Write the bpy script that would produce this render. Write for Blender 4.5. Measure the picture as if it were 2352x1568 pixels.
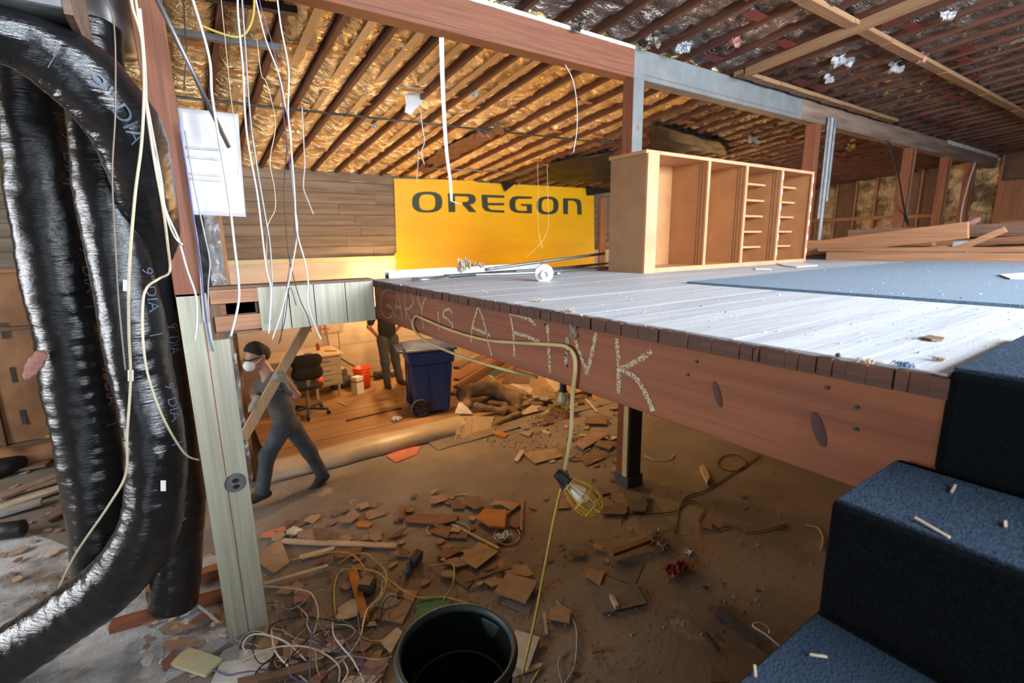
import bpy, bmesh, math, random
import numpy as np
from mathutils import Vector, Matrix, noise
random.seed(7)
SC = bpy.context.scene
COL = SC.collection
for o in list(bpy.data.objects):
    bpy.data.objects.remove(o)

# ------------------------------------------------------------------ camera
F_PX = 1110.8                      # focal length in pixels of the 2352 x 1568 frame
YAW, PITCH, ROLL = (math.radians(a) for a in (33.83, 11.54, -0.947))
CAM = Vector((0.0, 0.0, 2.687))
FW = Vector((math.sin(YAW)*math.cos(PITCH), math.cos(YAW)*math.cos(PITCH), -math.sin(PITCH)))
_r0 = Vector((math.cos(YAW), -math.sin(YAW), 0)); _u0 = _r0.cross(FW)
RT = _r0*math.cos(ROLL) + _u0*math.sin(ROLL)
UP = -_r0*math.sin(ROLL) + _u0*math.cos(ROLL)
cd = bpy.data.cameras.new('camera'); cam = bpy.data.objects.new('camera', cd); COL.objects.link(cam)
cam.matrix_world = Matrix(((RT.x, UP.x, -FW.x, CAM.x), (RT.y, UP.y, -FW.y, CAM.y), (RT.z, UP.z, -FW.z, CAM.z), (0, 0, 0, 1)))
cd.sensor_width = 36.0; cd.lens = F_PX/2352*36.0
cd.clip_start = 0.05; cd.clip_end = 200
cd.dof.use_dof = True; cd.dof.focus_distance = 1.9; cd.dof.aperture_fstop = 2.8
SC.camera = cam

# ------------------------------------------------------------------ world, daylight, exposure
w = bpy.data.worlds.new('world'); SC.world = w; w.use_nodes = True
bg = w.node_tree.nodes['Background']; bg.inputs[0].default_value = (0.62, 0.8, 1.0, 1); bg.inputs[1].default_value = 1.2
def area(name, loc, target, sx, sy, power, col):
    l = bpy.data.lights.new(name, 'AREA'); l.shape = 'RECTANGLE'; l.size = sx; l.size_y = sy; l.energy = power; l.color = col
    o = bpy.data.objects.new(name, l); COL.objects.link(o); o.location = loc
    o.rotation_euler = (Vector(target)-Vector(loc)).to_track_quat('-Z', 'Y').to_euler()
    return o
# daylight that comes in through the openings of the rear wall (y = -3) and of the left wall (x = -6)
area('daylight_upper_opening', (3.25, -3.1, 3.75), (3.1, 1.0, 1.2), 5.5, 1.7, 1350, (0.82, 0.91, 1.0))
area('daylight_loading_door', (-3.2, -3.1, 1.9), (-1.2, 4.0, 1.2), 2.6, 3.0, 60, (0.78, 0.89, 1.0))
area('daylight_side_window', (-6.1, 5.0, 2.3), (0.0, 4.0, 1.0), 3.4, 2.0, 340, (0.95, 0.97, 1.0))
SC.view_settings.view_transform = 'Standard'; SC.view_settings.look = 'None'
SC.view_settings.gamma = 1.0; SC.view_settings.use_curve_mapping = False
SC.view_settings.exposure = -0.05

# ------------------------------------------------------------------ pixel -> place helpers (surveying the photograph)
def ray(x, y): return FW*F_PX + RT*(x-1176) - UP*(y-784)
def A(x, y, ax, v):
    d = ray(x, y); i = 'xyz'.index(ax); return CAM + d*((v-CAM[i])/d[i])
def PL(x, y, p0, n):
    d = ray(x, y); n = Vector(n); return CAM + d*((Vector(p0)-CAM).dot(n)/d.dot(n))
def CR(x0, y0, s): return lambda cx, cy: (x0+cx/s, y0+cy/s)
DZ, XB, YJ, YW = 2.437, 1.14, 3.497, 9.3
RS = 0.09
def roof_z(y): return 4.48 - RS*(y-3.5)
def RP(x, y, off=0.0): return PL(x, y, (0, 3.5, 4.48-off), (0, RS, 1))

# ------------------------------------------------------------------ objects
WL = {}
def props(o, label=None, cat=None, group=None, kind=None):
    if label: o['label'] = label
    if cat: o['category'] = cat
    if group: o['group'] = group
    if kind: o['kind'] = kind
    return o
def thing(name, loc, label, cat, group=None, kind=None):
    o = bpy.data.objects.new(name, None); COL.objects.link(o); o.location = loc; o.empty_display_size = 0.1
    WL[o.name] = Vector(loc)
    return props(o, label, cat, group, kind)

class MB:
    def __init__(s): s.v = []; s.f = []
    def add(s, vs, fs):
        b = len(s.v); s.v += [Vector(q) for q in vs]; s.f += [tuple(i+b for i in f) for f in fs]; return s
    def obox(s, c, ax, h):
        c = Vector(c); a, b, d = (Vector(k).normalized() for k in ax)
        vs = [c+a*h[0]*i+b*h[1]*j+d*h[2]*k for k in (-1, 1) for j in (-1, 1) for i in (-1, 1)]
        return s.add(vs, [(0, 2, 3, 1), (4, 5, 7, 6), (0, 1, 5, 4), (2, 6, 7, 3), (0, 4, 6, 2), (1, 3, 7, 5)])
    def box(s, x0, x1, y0, y1, z0, z1):
        return s.obox(((x0+x1)/2, (y0+y1)/2, (z0+z1)/2), ((1, 0, 0), (0, 1, 0), (0, 0, 1)), (abs(x1-x0)/2, abs(y1-y0)/2, abs(z1-z0)/2))
    def bar(s, p, q, wd, ht, up=(0, 0, 1)):
        p = Vector(p); q = Vector(q); d = (q-p); L = d.length; d.normalize(); u = Vector(up); sd = d.cross(u)
        if sd.length < 1e-4: sd = d.cross(Vector((1, 0, 0)))
        sd.normalize(); u = sd.cross(d)
        return s.obox((p+q)/2, (d, sd, u), (L/2, wd/2, ht/2))
    def prism(s, poly, off):
        n = len(poly); off = Vector(off); a = [Vector(q) for q in poly]; vs = a+[q+off for q in a]
        fs = [tuple(range(n))[::-1], tuple(range(n, 2*n))]+[(i, (i+1) % n, n+(i+1) % n, n+i) for i in range(n)]
        return s.add(vs, fs)
    def grid(s, fn, nu, nv, closeu=False):
        vs = [fn(i/(nu if closeu else nu-1), j/(nv-1)) for j in range(nv) for i in range(nu)]
        fs = []
        for j in range(nv-1):
            for i in range(nu if closeu else nu-1):
                i2 = (i+1) % nu
                fs.append((j*nu+i, j*nu+i2, (j+1)*nu+i2, (j+1)*nu+i))
        return s.add(vs, fs)
    def tube(s, pts, r, n=8, caps=True, rfn=None):
        pts = [Vector(q) for q in pts]; m = len(pts)
        T = [(pts[min(i+1, m-1)]-pts[max(i-1, 0)]).normalized() for i in range(m)]
        u = T[0].orthogonal().normalized(); vs = []
        for i in range(m):
            u = (u-T[i]*u.dot(T[i])).normalized(); b = T[i].cross(u)
            for k in range(n):
                a = 2*math.pi*k/n
                rr = (r[i] if isinstance(r, (list, tuple)) else r)
                if rfn: rr *= rfn(i, a)
                vs.append(pts[i]+(u*math.cos(a)+b*math.sin(a))*rr)
        fs = [(i*n+k, i*n+(k+1) % n, (i+1)*n+(k+1) % n, (i+1)*n+k) for i in range(m-1) for k in range(n)]
        if caps: fs += [tuple(range(n))[::-1], tuple(range((m-1)*n, m*n))]
        return s.add(vs, fs)
    def lathe(s, prof, n=24, M=None, caps=True):
        M = M or Matrix(); m = len(prof)
        vs = [M @ Vector((r*math.cos(2*math.pi*k/n), r*math.sin(2*math.pi*k/n), z)) for r, z in prof for k in range(n)]
        fs = [(i*n+k, i*n+(k+1) % n, (i+1)*n+(k+1) % n, (i+1)*n+k) for i in range(m-1) for k in range(n)]
        if caps and prof[0][0] > 1e-5: fs.append(tuple(range(n))[::-1])
        if caps and prof[-1][0] > 1e-5: fs.append(tuple(range((m-1)*n, m*n)))
        return s.add(vs, fs)
    def build(s, name, mt, parent=None, smooth=False, bevel=0.0, solid=0.0, keep=False):
        if parent is not None:
            base = WL[parent.name]; loc = Vector((0, 0, 0))
        else:
            a = np.array([tuple(q) for q in s.v]); lo = a.min(0); hi = a.max(0)
            base = Vector((0, 0, 0)) if keep else Vector(((lo[0]+hi[0])/2, (lo[1]+hi[1])/2, lo[2])); loc = base
        me = bpy.data.meshes.new(name); me.from_pydata([tuple(q-base) for q in s.v], [], s.f)
        me.validate(); me.update()
        me.materials.append(MT[mt] if isinstance(mt, str) else mt)
        if smooth:
            for p in me.polygons: p.use_smooth = True
        o = bpy.data.objects.new(name, me); COL.objects.link(o)
        o.location = loc
        if parent is not None: o.parent = parent
        WL[o.name] = Vector(base)
        if solid:
            md = o.modifiers.new('solid', 'SOLIDIFY'); md.thickness = solid; md.offset = 0
        if bevel:
            md = o.modifiers.new('bevel', 'BEVEL'); md.width = bevel; md.segments = 1; md.limit_method = 'ANGLE'
        return o
def smooth_path(pts, k=6):
    pts = [Vector(q) for q in pts]; out = []
    for i in range(len(pts)-1):
        p0 = pts[max(i-1, 0)]; p1 = pts[i]; p2 = pts[i+1]; p3 = pts[min(i+2, len(pts)-1)]
        for j in range(k):
            t = j/k
            out.append(0.5*((2*p1)+(p2-p0)*t+(2*p0-5*p1+4*p2-p3)*t*t+(3*p1-p0-3*p2+p3)*t**3))
    out.append(pts[-1]); return out
def copy_tree(o, parent=None, loc=None, rz=None):
    c = o.copy(); COL.objects.link(c); c.parent = parent
    if loc is not None: c.location = loc
    if rz is not None: c.rotation_euler.z = rz
    for ch in o.children: copy_tree(ch, c)
    return c
def text_mesh(body, size):
    cu = bpy.data.curves.new('lettering', 'FONT'); cu.body = body; cu.size = size; cu.align_x = 'LEFT'
    o = bpy.data.objects.new('lettering', cu); COL.objects.link(o)
    dg = bpy.context.evaluated_depsgraph_get(); dg.update()
    me = bpy.data.meshes.new_from_object(o.evaluated_get(dg))
    bm = bmesh.new(); bm.from_mesh(me); bmesh.ops.triangulate(bm, faces=bm.faces)
    vs = [v.co.copy() for v in bm.verts]; fs = [tuple(v.index for v in f.verts) for f in bm.faces]
    bm.free(); bpy.data.meshes.remove(me); bpy.data.objects.remove(o); bpy.data.curves.remove(cu)
    return vs, fs
def surface(sdf, lo, hi, h):
    """closed smooth surface of a distance field (surface nets); returns (verts, faces)"""
    ax = [np.arange(lo[i], hi[i]+h, h) for i in range(3)]
    X, Y, Z = np.meshgrid(*ax, indexing='ij'); Fv = sdf(X, Y, Z)
    n = [k-1 for k in Fv.shape]
    cs = {}
    for i in (0, 1):
        for j in (0, 1):
            for k in (0, 1): cs[i, j, k] = Fv[i:i+n[0], j:j+n[1], k:k+n[2]]
    acc = np.zeros(tuple(n)+(3,)); cnt = np.zeros(tuple(n))
    for a in range(3):
        for b in range(4):
            p = [0, 0, 0]; oth = [q for q in range(3) if q != a]; p[oth[0]] = b & 1; p[oth[1]] = b >> 1
            q = list(p); q[a] = 1
            f0 = cs[tuple(p)]; f1 = cs[tuple(q)]; m = (f0 < 0) != (f1 < 0)
            t = np.where(m, f0/np.where(m, f0-f1, 1), 0)
            for d in range(3):
                acc[..., d] += np.where(m, t if d == a else p[d], 0)
            cnt += m
    idx = -np.ones(tuple(n), int); act = cnt > 0; idx[act] = np.arange(act.sum())
    ijk = np.argwhere(act); V = (ijk + acc[act]/cnt[act][:, None])*h + np.array(lo)
    faces = []
    for a in range(3):
        b, c = (a+1) % 3, (a+2) % 3
        s0 = [slice(None)]*3; s1 = [slice(None)]*3; s0[a] = slice(0, -1); s1[a] = slice(1, None)
        i0 = Fv[tuple(s0)] < 0; i1 = Fv[tuple(s1)] < 0
        for e in np.argwhere(i0 != i1):
            e = list(e)
            if e[b] < 1 or e[c] < 1 or e[b] >= n[b] or e[c] >= n[c] or e[a] >= n[a]: continue
            def g(db, dc):
                q = list(e); q[b] -= db; q[c] -= dc; return int(idx[tuple(q)])
            qd = (g(1, 1), g(0, 1), g(0, 0), g(1, 0))
            faces.append(qd if i0[tuple(e)] else qd[::-1])
    return [Vector(q) for q in V], faces
def capsule(X, Y, Z, p, q, r0, r1, sq=(1, 1, 1)):
    p = np.array(p, float); q = np.array(q, float); d = q-p; L2 = (d*d).sum()+1e-9
    t = np.clip(((X-p[0])*d[0]+(Y-p[1])*d[1]+(Z-p[2])*d[2])/L2, 0, 1)
    return np.sqrt(((X-p[0]-t*d[0])/sq[0])**2+((Y-p[1]-t*d[1])/sq[1])**2+((Z-p[2]-t*d[2])/sq[2])**2)-(r0+(r1-r0)*t)
def smin(a, b, k):
    h = np.clip(0.5+0.5*(b-a)/k, 0, 1); return b*(1-h)+a*h-k*h*(1-h)
def capsules_mesh(caps, h, k=0.03, cut=None):
    P = np.array([c[0] for c in caps]+[c[1] for c in caps]); m = max(max(c[2], c[3])*max(c[4] if len(c) > 4 else (1,)) for c in caps)+0.03
    lo = P.min(0)-m; hi = P.max(0)+m
    def sdf(X, Y, Z):
        d = None
        for c in caps:
            e = capsule(X, Y, Z, *c); d = e if d is None else smin(d, e, k)
        if cut: d = np.maximum(d, cut(X, Y, Z))
        return d
    return surface(sdf, lo, hi, h)

# ------------------------------------------------------------------ materials (all procedural)
MT = {}
def mat(name, c1, c2=None, sc=(4, 4, 4), rough=0.7, metal=0.0, bump=0.0, bsc=None, detail=6, lo=0.35, hi=0.65, c3=None, spec=0.5, sheen=0.0, trans=0.0, emit=None, alpha_noise=None, bdist=0.02):
    m = bpy.data.materials.new(name); m.use_nodes = True; nt = m.node_tree; N = nt.nodes; Lk = nt.links
    b = N['Principled BSDF']
    b.inputs['Roughness'].default_value = rough; b.inputs['Metallic'].default_value = metal
    b.inputs['Specular IOR Level'].default_value = spec
    if sheen: b.inputs['Sheen Weight'].default_value = sheen
    if trans: b.inputs['Transmission Weight'].default_value = trans
    if emit:
        b.inputs['Emission Color'].default_value = (*emit[:3], 1); b.inputs['Emission Strength'].default_value = emit[3]
    tc = N.new('ShaderNodeTexCoord'); oi = N.new('ShaderNodeObjectInfo')
    mu = N.new('ShaderNodeMath'); mu.operation = 'MULTIPLY'; mu.inputs[1].default_value = 57.0; Lk.new(oi.outputs['Random'], mu.inputs[0])
    ad = N.new('ShaderNodeVectorMath'); ad.operation = 'ADD'; Lk.new(tc.outputs['Object'], ad.inputs[0]); Lk.new(mu.outputs[0], ad.inputs[1])
    def nz(scale, det):
        mp = N.new('ShaderNodeMapping'); mp.inputs['Scale'].default_value = scale; Lk.new(ad.outputs[0], mp.inputs['Vector'])
        t = N.new('ShaderNodeTexNoise'); t.inputs['Scale'].default_value = 1.0; t.inputs['Detail'].default_value = det; t.inputs['Roughness'].default_value = 0.62
        Lk.new(mp.outputs[0], t.inputs['Vector']); return t
    c2 = c2 or tuple(k*0.75 for k in c1)
    t = nz(sc, detail); rp = N.new('ShaderNodeValToRGB')
    rp.color_ramp.elements[0].position = lo; rp.color_ramp.elements[0].color = (*c1, 1)
    rp.color_ramp.elements[1].position = hi; rp.color_ramp.elements[1].color = (*c2, 1)
    if c3:
        e = rp.color_ramp.elements.new(min(0.98, hi+0.08)); e.color = (*c3, 1)
    Lk.new(t.outputs['Fac'], rp.inputs[0]); Lk.new(rp.outputs[0], b.inputs['Base Color'])
    if bump:
        tb = nz(bsc or tuple(k*2 for k in sc), 5); bp = N.new('ShaderNodeBump'); bp.inputs['Strength'].default_value = bump; bp.inputs['Distance'].default_value = bdist
        Lk.new(tb.outputs['Fac'], bp.inputs['Height']); Lk.new(bp.outputs[0], b.inputs['Normal'])
    if alpha_noise:
        ta = nz((alpha_noise[0],)*3, 4); ra = N.new('ShaderNodeValToRGB')
        ra.color_ramp.elements[0].position = alpha_noise[1]; ra.color_ramp.elements[1].position = alpha_noise[2]
        ra.color_ramp.elements[0].color = (0, 0, 0, 1); ra.color_ramp.elements[1].color = (1, 1, 1, 1)
        Lk.new(ta.outputs['Fac'], ra.inputs[0]); Lk.new(ra.outputs[0], b.inputs['Alpha'])
    MT[name] = m; return m
def wood(name, c1, c2, axis, rough=0.65, fine=45, bump=0.25, c3=None):
    s = [fine, fine, fine]; s['xyz'.index(axis)] = fine*0.035
    return mat(name, c1, c2, tuple(s), rough, bump=bump, lo=0.3, hi=0.7, c3=c3, bdist=0.004)
for a_ in 'xyz':
    wood('red_timber_'+a_, (0.27, 0.09, 0.04), (0.14, 0.045, 0.022), a_)
    wood('old_timber_'+a_, (0.2, 0.1, 0.052), (0.09, 0.042, 0.024), a_)
    wood('rafter_wood_'+a_, (0.14, 0.05, 0.026), (0.06, 0.021, 0.012), a_)
    wood('lumber_'+a_, (0.42, 0.2, 0.095), (0.25, 0.105, 0.05), a_)
    wood('pale_panel_'+a_, (0.46, 0.435, 0.335), (0.29, 0.265, 0.19), a_, 0.5, 30, 0.1)
    wood('light_batten_'+a_, (0.36, 0.2, 0.1), (0.22, 0.115, 0.056), a_)
mat('grey_paint', (0.2, 0.208, 0.208), (0.155, 0.16, 0.16), (6, 6, 6), 0.6, bump=0.1, bsc=(40, 40, 40))
mat('dirty_beam', (0.3, 0.2, 0.15), (0.16, 0.1, 0.072), (1.2, 14, 14), 0.8, bump=0.3, bsc=(4, 40, 40))
mat('white_flake', (0.75, 0.72, 0.68), (0.5, 0.45, 0.4), (9, 9, 9), 0.8, bump=0.4, bsc=(50, 50, 50))
mat('deck_paint', (0.56, 0.575, 0.6), (0.42, 0.44, 0.47), (0.9, 12, 4), 0.55, bump=0.12, bsc=(5, 60, 60), c3=(0.36, 0.42, 0.5), lo=0.38, hi=0.62)
mat('concrete', (0.26, 0.215, 0.17), (0.16, 0.128, 0.1), (1.1, 1.1, 1.1), 0.85, bump=0.35, bsc=(22, 22, 22), detail=9, c3=(0.36, 0.32, 0.28))
mat('board_wall', (0.27, 0.215, 0.155), (0.15, 0.115, 0.08), (0.7, 3, 9), 0.9, bump=0.3, bsc=(3, 10, 40), c3=(0.34, 0.29, 0.23))
mat('cream_board', (0.62, 0.53, 0.42), (0.5, 0.41, 0.31), (1.2, 5, 5), 0.7, bump=0.1)
mat('primer_green', (0.62, 0.6, 0.36), (0.52, 0.48, 0.28), (4, 4, 4), 0.7)
mat('tan_floor_board', (0.4, 0.235, 0.12), (0.27, 0.15, 0.075), (0.7, 9, 9), 0.6, bump=0.15, bsc=(5, 50, 50))
mat('kraft_paper', (0.33, 0.16, 0.065), (0.2, 0.09, 0.038), (2.2, 2.2, 2.2), 0.7, bump=0.5, bsc=(7, 7, 3))
mat('tar_mark', (0.06, 0.05, 0.05), (0.03, 0.026, 0.026), rough=0.8)
mat('foil', (0.97, 0.76, 0.42), (0.8, 0.58, 0.28), (3, 3, 3), 0.27, 0.85, bump=1.0, bsc=(5, 15, 5), lo=0.3, hi=0.75, bdist=0.16)  # silver foil with warm lamp light put into its gold colour
mat('foil_grey', (0.34, 0.285, 0.25), (0.13, 0.1, 0.085), (3, 3, 3), 0.33, 0.8, bump=1.0, bsc=(5, 13, 5), bdist=0.12)  # same foil with dimmer light put into its colour
mat('silver_foil', (0.88, 0.89, 0.9), (0.7, 0.7, 0.72), (6, 6, 6), 0.2, 0.9, bump=1.0, bsc=(16, 16, 16), bdist=0.1)
mat('red_tape', (0.2, 0.026, 0.024), (0.13, 0.018, 0.017), rough=0.6)
mat('orange_tape', (0.42, 0.19, 0.07), (0.32, 0.14, 0.055), rough=0.6)
mat('seam_tape', (0.52, 0.37, 0.2), (0.42, 0.29, 0.15), rough=0.5)
mat('pink_wool', (0.5, 0.24, 0.2), (0.34, 0.15, 0.12), (14, 14, 14), 0.95, bump=0.8, bsc=(60, 60, 60))
mat('foil_wall', (0.9, 0.7, 0.4), (0.25, 0.17, 0.09), (2.2, 2.2, 2.2), 0.3, 0.8, bump=1.0, bsc=(7, 7, 7), lo=0.4, hi=0.58, bdist=0.12)  # warm reflections put into the gold and dark patches of the foil
mat('black_plastic_film', (0.016, 0.014, 0.013), (0.007, 0.007, 0.007), (4, 4, 4), 0.5, spec=0.3, bump=0.6, bsc=(14, 14, 14))
mat('duct_film', (0.012, 0.0125, 0.014), (0.007, 0.007, 0.008), (5, 5, 5), 0.13, bump=0.3, bsc=(14, 14, 70), spec=0.7, bdist=0.02)
mat('knot_dark', (0.085, 0.024, 0.014), (0.045, 0.013, 0.009), (40, 40, 8), 0.6)
mat('plaster_dust', (0.5, 0.5, 0.5), (0.36, 0.355, 0.35), (9, 9, 9), 0.95, bump=0.4, bsc=(40, 40, 40), alpha_noise=(2.2, 0.36, 0.52))
mat('duct_print', (0.09, 0.12, 0.17), (0.05, 0.07, 0.1), (30, 30, 30), rough=0.5)
mat('galvanised', (0.3, 0.31, 0.32), (0.2, 0.2, 0.21), (10, 10, 10), 0.45, 0.8)
mat('sheet_metal_white', (0.62, 0.6, 0.63), (0.55, 0.53, 0.57), (2, 2, 2), 0.3, bump=0.05)
mat('poster_yellow', (0.83, 0.5, 0.008), (0.74, 0.42, 0.006), (0.6, 3, 3), 0.45)
mat('poster_green', (0.025, 0.045, 0.026), (0.035, 0.055, 0.035), (2, 2, 2), 0.5)
mat('chalk', (0.66, 0.56, 0.38), (0.52, 0.42, 0.28), (60, 60, 60), 0.95, alpha_noise=(150, 0.40, 0.52))
mat('cabinet_wood', (0.44, 0.205, 0.078), (0.37, 0.165, 0.06), (6, 6, 6), 0.55, bump=0.04)
mat('cabinet_side', (0.38, 0.21, 0.1), (0.32, 0.17, 0.08), (9, 9, 9), 0.5)
mat('cabinet_edge', (0.58, 0.3, 0.16), (0.48, 0.23, 0.11), (8, 8, 3), 0.5)
mat('white_matt', (0.78, 0.77, 0.75), (0.66, 0.65, 0.63), (6, 6, 6), 0.7)
mat('blue_carpet', (0.17, 0.26, 0.36), (0.08, 0.135, 0.2), (90, 160, 160), 0.98, bump=0.6, bsc=(220, 220, 220), sheen=0.2)
mat('tread_lit_tint', (0.085, 0.13, 0.2), (0.018, 0.03, 0.05), (320, 320, 320), 0.98, bump=0.9, bsc=(300, 300, 300), lo=0.4, hi=0.6, spec=0.1)  # lighter blue: light falling on the treads put into the carpet colour
mat('stair_carpet', (0.011, 0.015, 0.02), (0.002, 0.003, 0.004), (320, 320, 320), 0.98, bump=0.9, bsc=(220, 220, 220), sheen=0.0, lo=0.4, hi=0.6, spec=0.1)  # near-black: shade of the risers put into the carpet colour
mat('black_rubber', (0.012, 0.012, 0.012), (0.007, 0.007, 0.007), rough=0.5)
mat('yellow_plastic', (0.62, 0.36, 0.03), (0.5, 0.28, 0.02), (10, 10, 10), 0.45)
mat('cord_yellow', (0.58, 0.46, 0.22), (0.44, 0.33, 0.13), (7, 7, 7), 0.5)
mat('bulb_glass', (0.8, 0.74, 0.66), (0.75, 0.7, 0.62), rough=0.25)
mat('bulb_lit', (1, 0.8, 0.5), (1, 0.8, 0.5), rough=0.4, emit=(1.0, 0.62, 0.25, 30))
mat('bin_blue', (0.02, 0.055, 0.19), (0.014, 0.042, 0.15), (5, 5, 5), 0.45)
mat('bin_dust', (0.028, 0.042, 0.1), (0.016, 0.03, 0.085), (9, 9, 9), 0.7)
mat('barrel_green', (0.005, 0.009, 0.009), (0.003, 0.006, 0.006), (6, 6, 6), 0.6, spec=0.08)
mat('barrel_rim', (0.05, 0.08, 0.085), (0.03, 0.05, 0.052), (9, 9, 9), 0.5)
mat('steel', (0.5, 0.52, 0.54), (0.4, 0.42, 0.44), (9, 9, 9), 0.3, 0.9)
mat('dark_steel', (0.1, 0.11, 0.11), (0.06, 0.065, 0.065), (9, 9, 9), 0.5, 0.6)
mat('desk_grey', (0.42, 0.37, 0.3), (0.36, 0.31, 0.25), (3, 3, 3), 0.5)
mat('desk_top', (0.7, 0.56, 0.38), (0.62, 0.48, 0.32), (2, 8, 8), 0.45)
mat('orange_plastic', (0.75, 0.08, 0.015), (0.65, 0.065, 0.012), rough=0.4)
mat('chair_black', (0.012, 0.011, 0.01), (0.007, 0.007, 0.007), (20, 20, 20), 0.9)
mat('skin', (0.42, 0.22, 0.14), (0.36, 0.18, 0.115), (8, 8, 8), 0.55)
mat('hair', (0.035, 0.027, 0.022), (0.012, 0.009, 0.008), (60, 60, 60), 0.75, bump=1.0, bsc=(50, 50, 50), bdist=0.05)
mat('shirt_grey', (0.1, 0.092, 0.085), (0.065, 0.06, 0.056), (8, 8, 8), 0.9, bump=0.3)
mat('shirt_black', (0.02, 0.018, 0.016), (0.012, 0.011, 0.01), (8, 8, 8), 0.9)
mat('jeans', (0.075, 0.082, 0.092), (0.04, 0.046, 0.055), (9, 9, 9), 0.9, bump=0.3)
mat('boot', (0.035, 0.026, 0.02), (0.02, 0.015, 0.012), (12, 12, 12), 0.7)
mat('glove', (0.36, 0.32, 0.24), (0.26, 0.22, 0.16), (20, 20, 20), 0.9)
mat('mask_white', (0.85, 0.84, 0.82), (0.78, 0.77, 0.75), rough=0.8)
mat('carpet_pad', (0.3, 0.2, 0.1), (0.17, 0.105, 0.05), (7, 7, 7), 0.98, bump=0.8, bsc=(40, 40, 40))
mat('vinyl_sheet', (0.5, 0.4, 0.28), (0.4, 0.31, 0.2), (2, 2, 2), 0.4)
mat('news_tan', (0.42, 0.31, 0.2), (0.36, 0.26, 0.16), (6, 6, 6), 0.8)
mat('print_dark', (0.07, 0.06, 0.05), (0.05, 0.045, 0.04), rough=0.8)
mat('print_mid', (0.22, 0.17, 0.12), (0.18, 0.14, 0.1), rough=0.8)
for nm_, c_ in dict(tan=(0.4, 0.27, 0.16), brown=(0.2, 0.115, 0.07), red=(0.24, 0.105, 0.065), mauve=(0.34, 0.21, 0.16), salmon=(0.62, 0.2, 0.12), grey=(0.34, 0.31, 0.28), dark=(0.06, 0.05, 0.045), orange=(0.52, 0.2, 0.03), light=(0.58, 0.46, 0.32), white=(0.66, 0.63, 0.58), green=(0.06, 0.2, 0.08), teal=(0.04, 0.1, 0.085), smoke=(0.17, 0.15, 0.14), crimson=(0.38, 0.07, 0.06), slate=(0.09, 0.095, 0.11), bluebit=(0.1, 0.2, 0.35)).items():
    mat('bit_'+nm_, c_, tuple(k*0.68 for k in c_), (7, 7, 7), 0.8, bump=0.2, bsc=(40, 40, 40))
for nm_, c_ in dict(white=(0.72, 0.71, 0.69), cream=(0.62, 0.53, 0.36), grey=(0.38, 0.39, 0.42), black=(0.02, 0.02, 0.022), blue=(0.1, 0.14, 0.4), purple=(0.16, 0.1, 0.24), yellow=(0.6, 0.42, 0.09), brown=(0.2, 0.14, 0.1)).items():
    mat('wire_'+nm_, c_, tuple(k*0.8 for k in c_), (12, 12, 12), 0.4)
# ================================================================== the setting
def struct(o, label, cat): return props(o, label, cat, kind='structure')
rnd = random.Random(3)
# lower floor
m = MB(); m.box(-6.2, 21, -3.2, 9.5, -0.2, 0.0)
floor = struct(m.build('floor', 'concrete', keep=True), 'dusty grey brown concrete floor littered with rubble', 'floor')
# raised wooden floor of the back room, boards along x
rf = thing('floor', (4, 7.6, 0), 'raised tan wooden floor of the back room', 'floor', kind='structure')
ys = np.linspace(6.0, 9.28, 8)
for i in range(7):
    cuts = [0.56, 2.6+0.9*rnd.random(), 5.6+rnd.random(), 9.0]
    for a, b in zip(cuts[:-1], cuts[1:]):
        MB().box(a+.003, b-.003, ys[i]+.004, ys[i+1]-.004, 0.0, 0.145+rnd.random()*.006).build('floor_board', 'tan_floor_board', rf)
# back wall (y = 9.3): rough horizontal boards above, painted boards below, kraft faced insulation on the left
wb = thing('wall_back', (2, 9.4, 0), 'back wall of rough grey brown horizontal boards with pale boards below', 'wall', kind='structure')
MB().box(-6.2, 21, 9.36, 9.5, 0, 4.6).build('backing', 'board_wall', wb)
z = 2.48
while z < 4.0:
    h = 0.19
    cuts = [-6.2, -1.5+rnd.random(), 2.2+rnd.random(), 6.3+rnd.random(), 11+rnd.random(), 21]
    for a, b in zip(cuts[:-1], cuts[1:]):
        d = rnd.random()*.012
        MB().box(a+.002, b-.002, 9.30+d, 9.36, z+.004, z+h-.004).build('wall_board', 'board_wall', wb)
    z += h
MB().box(0.56, 9.6, 9.26, 9.36, 2.40, 2.475).build('painted_rail', 'primer_green', wb)
MB().box(0.56, 9.6, 9.275, 9.36, 2.085, 2.398).build('cream_wall_board', 'cream_board', wb)
MB().box(0.56, 9.6, 9.26, 9.36, 2.02, 2.083).build('painted_rail', 'primer_green', wb)
zc = [0.14, 0.42, 0.83, 1.25, 1.66, 2.018]
for k in range(5):
    for a, b in ((0.56, 2.28), (2.285, 4.9), (4.905, 9.6)):
        MB().box(a+.003, b-.003, 9.29+rnd.random()*.006, 9.36, zc[k]+.003, zc[k+1]-.003).build('cream_wall_board', 'cream_board', wb)
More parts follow.
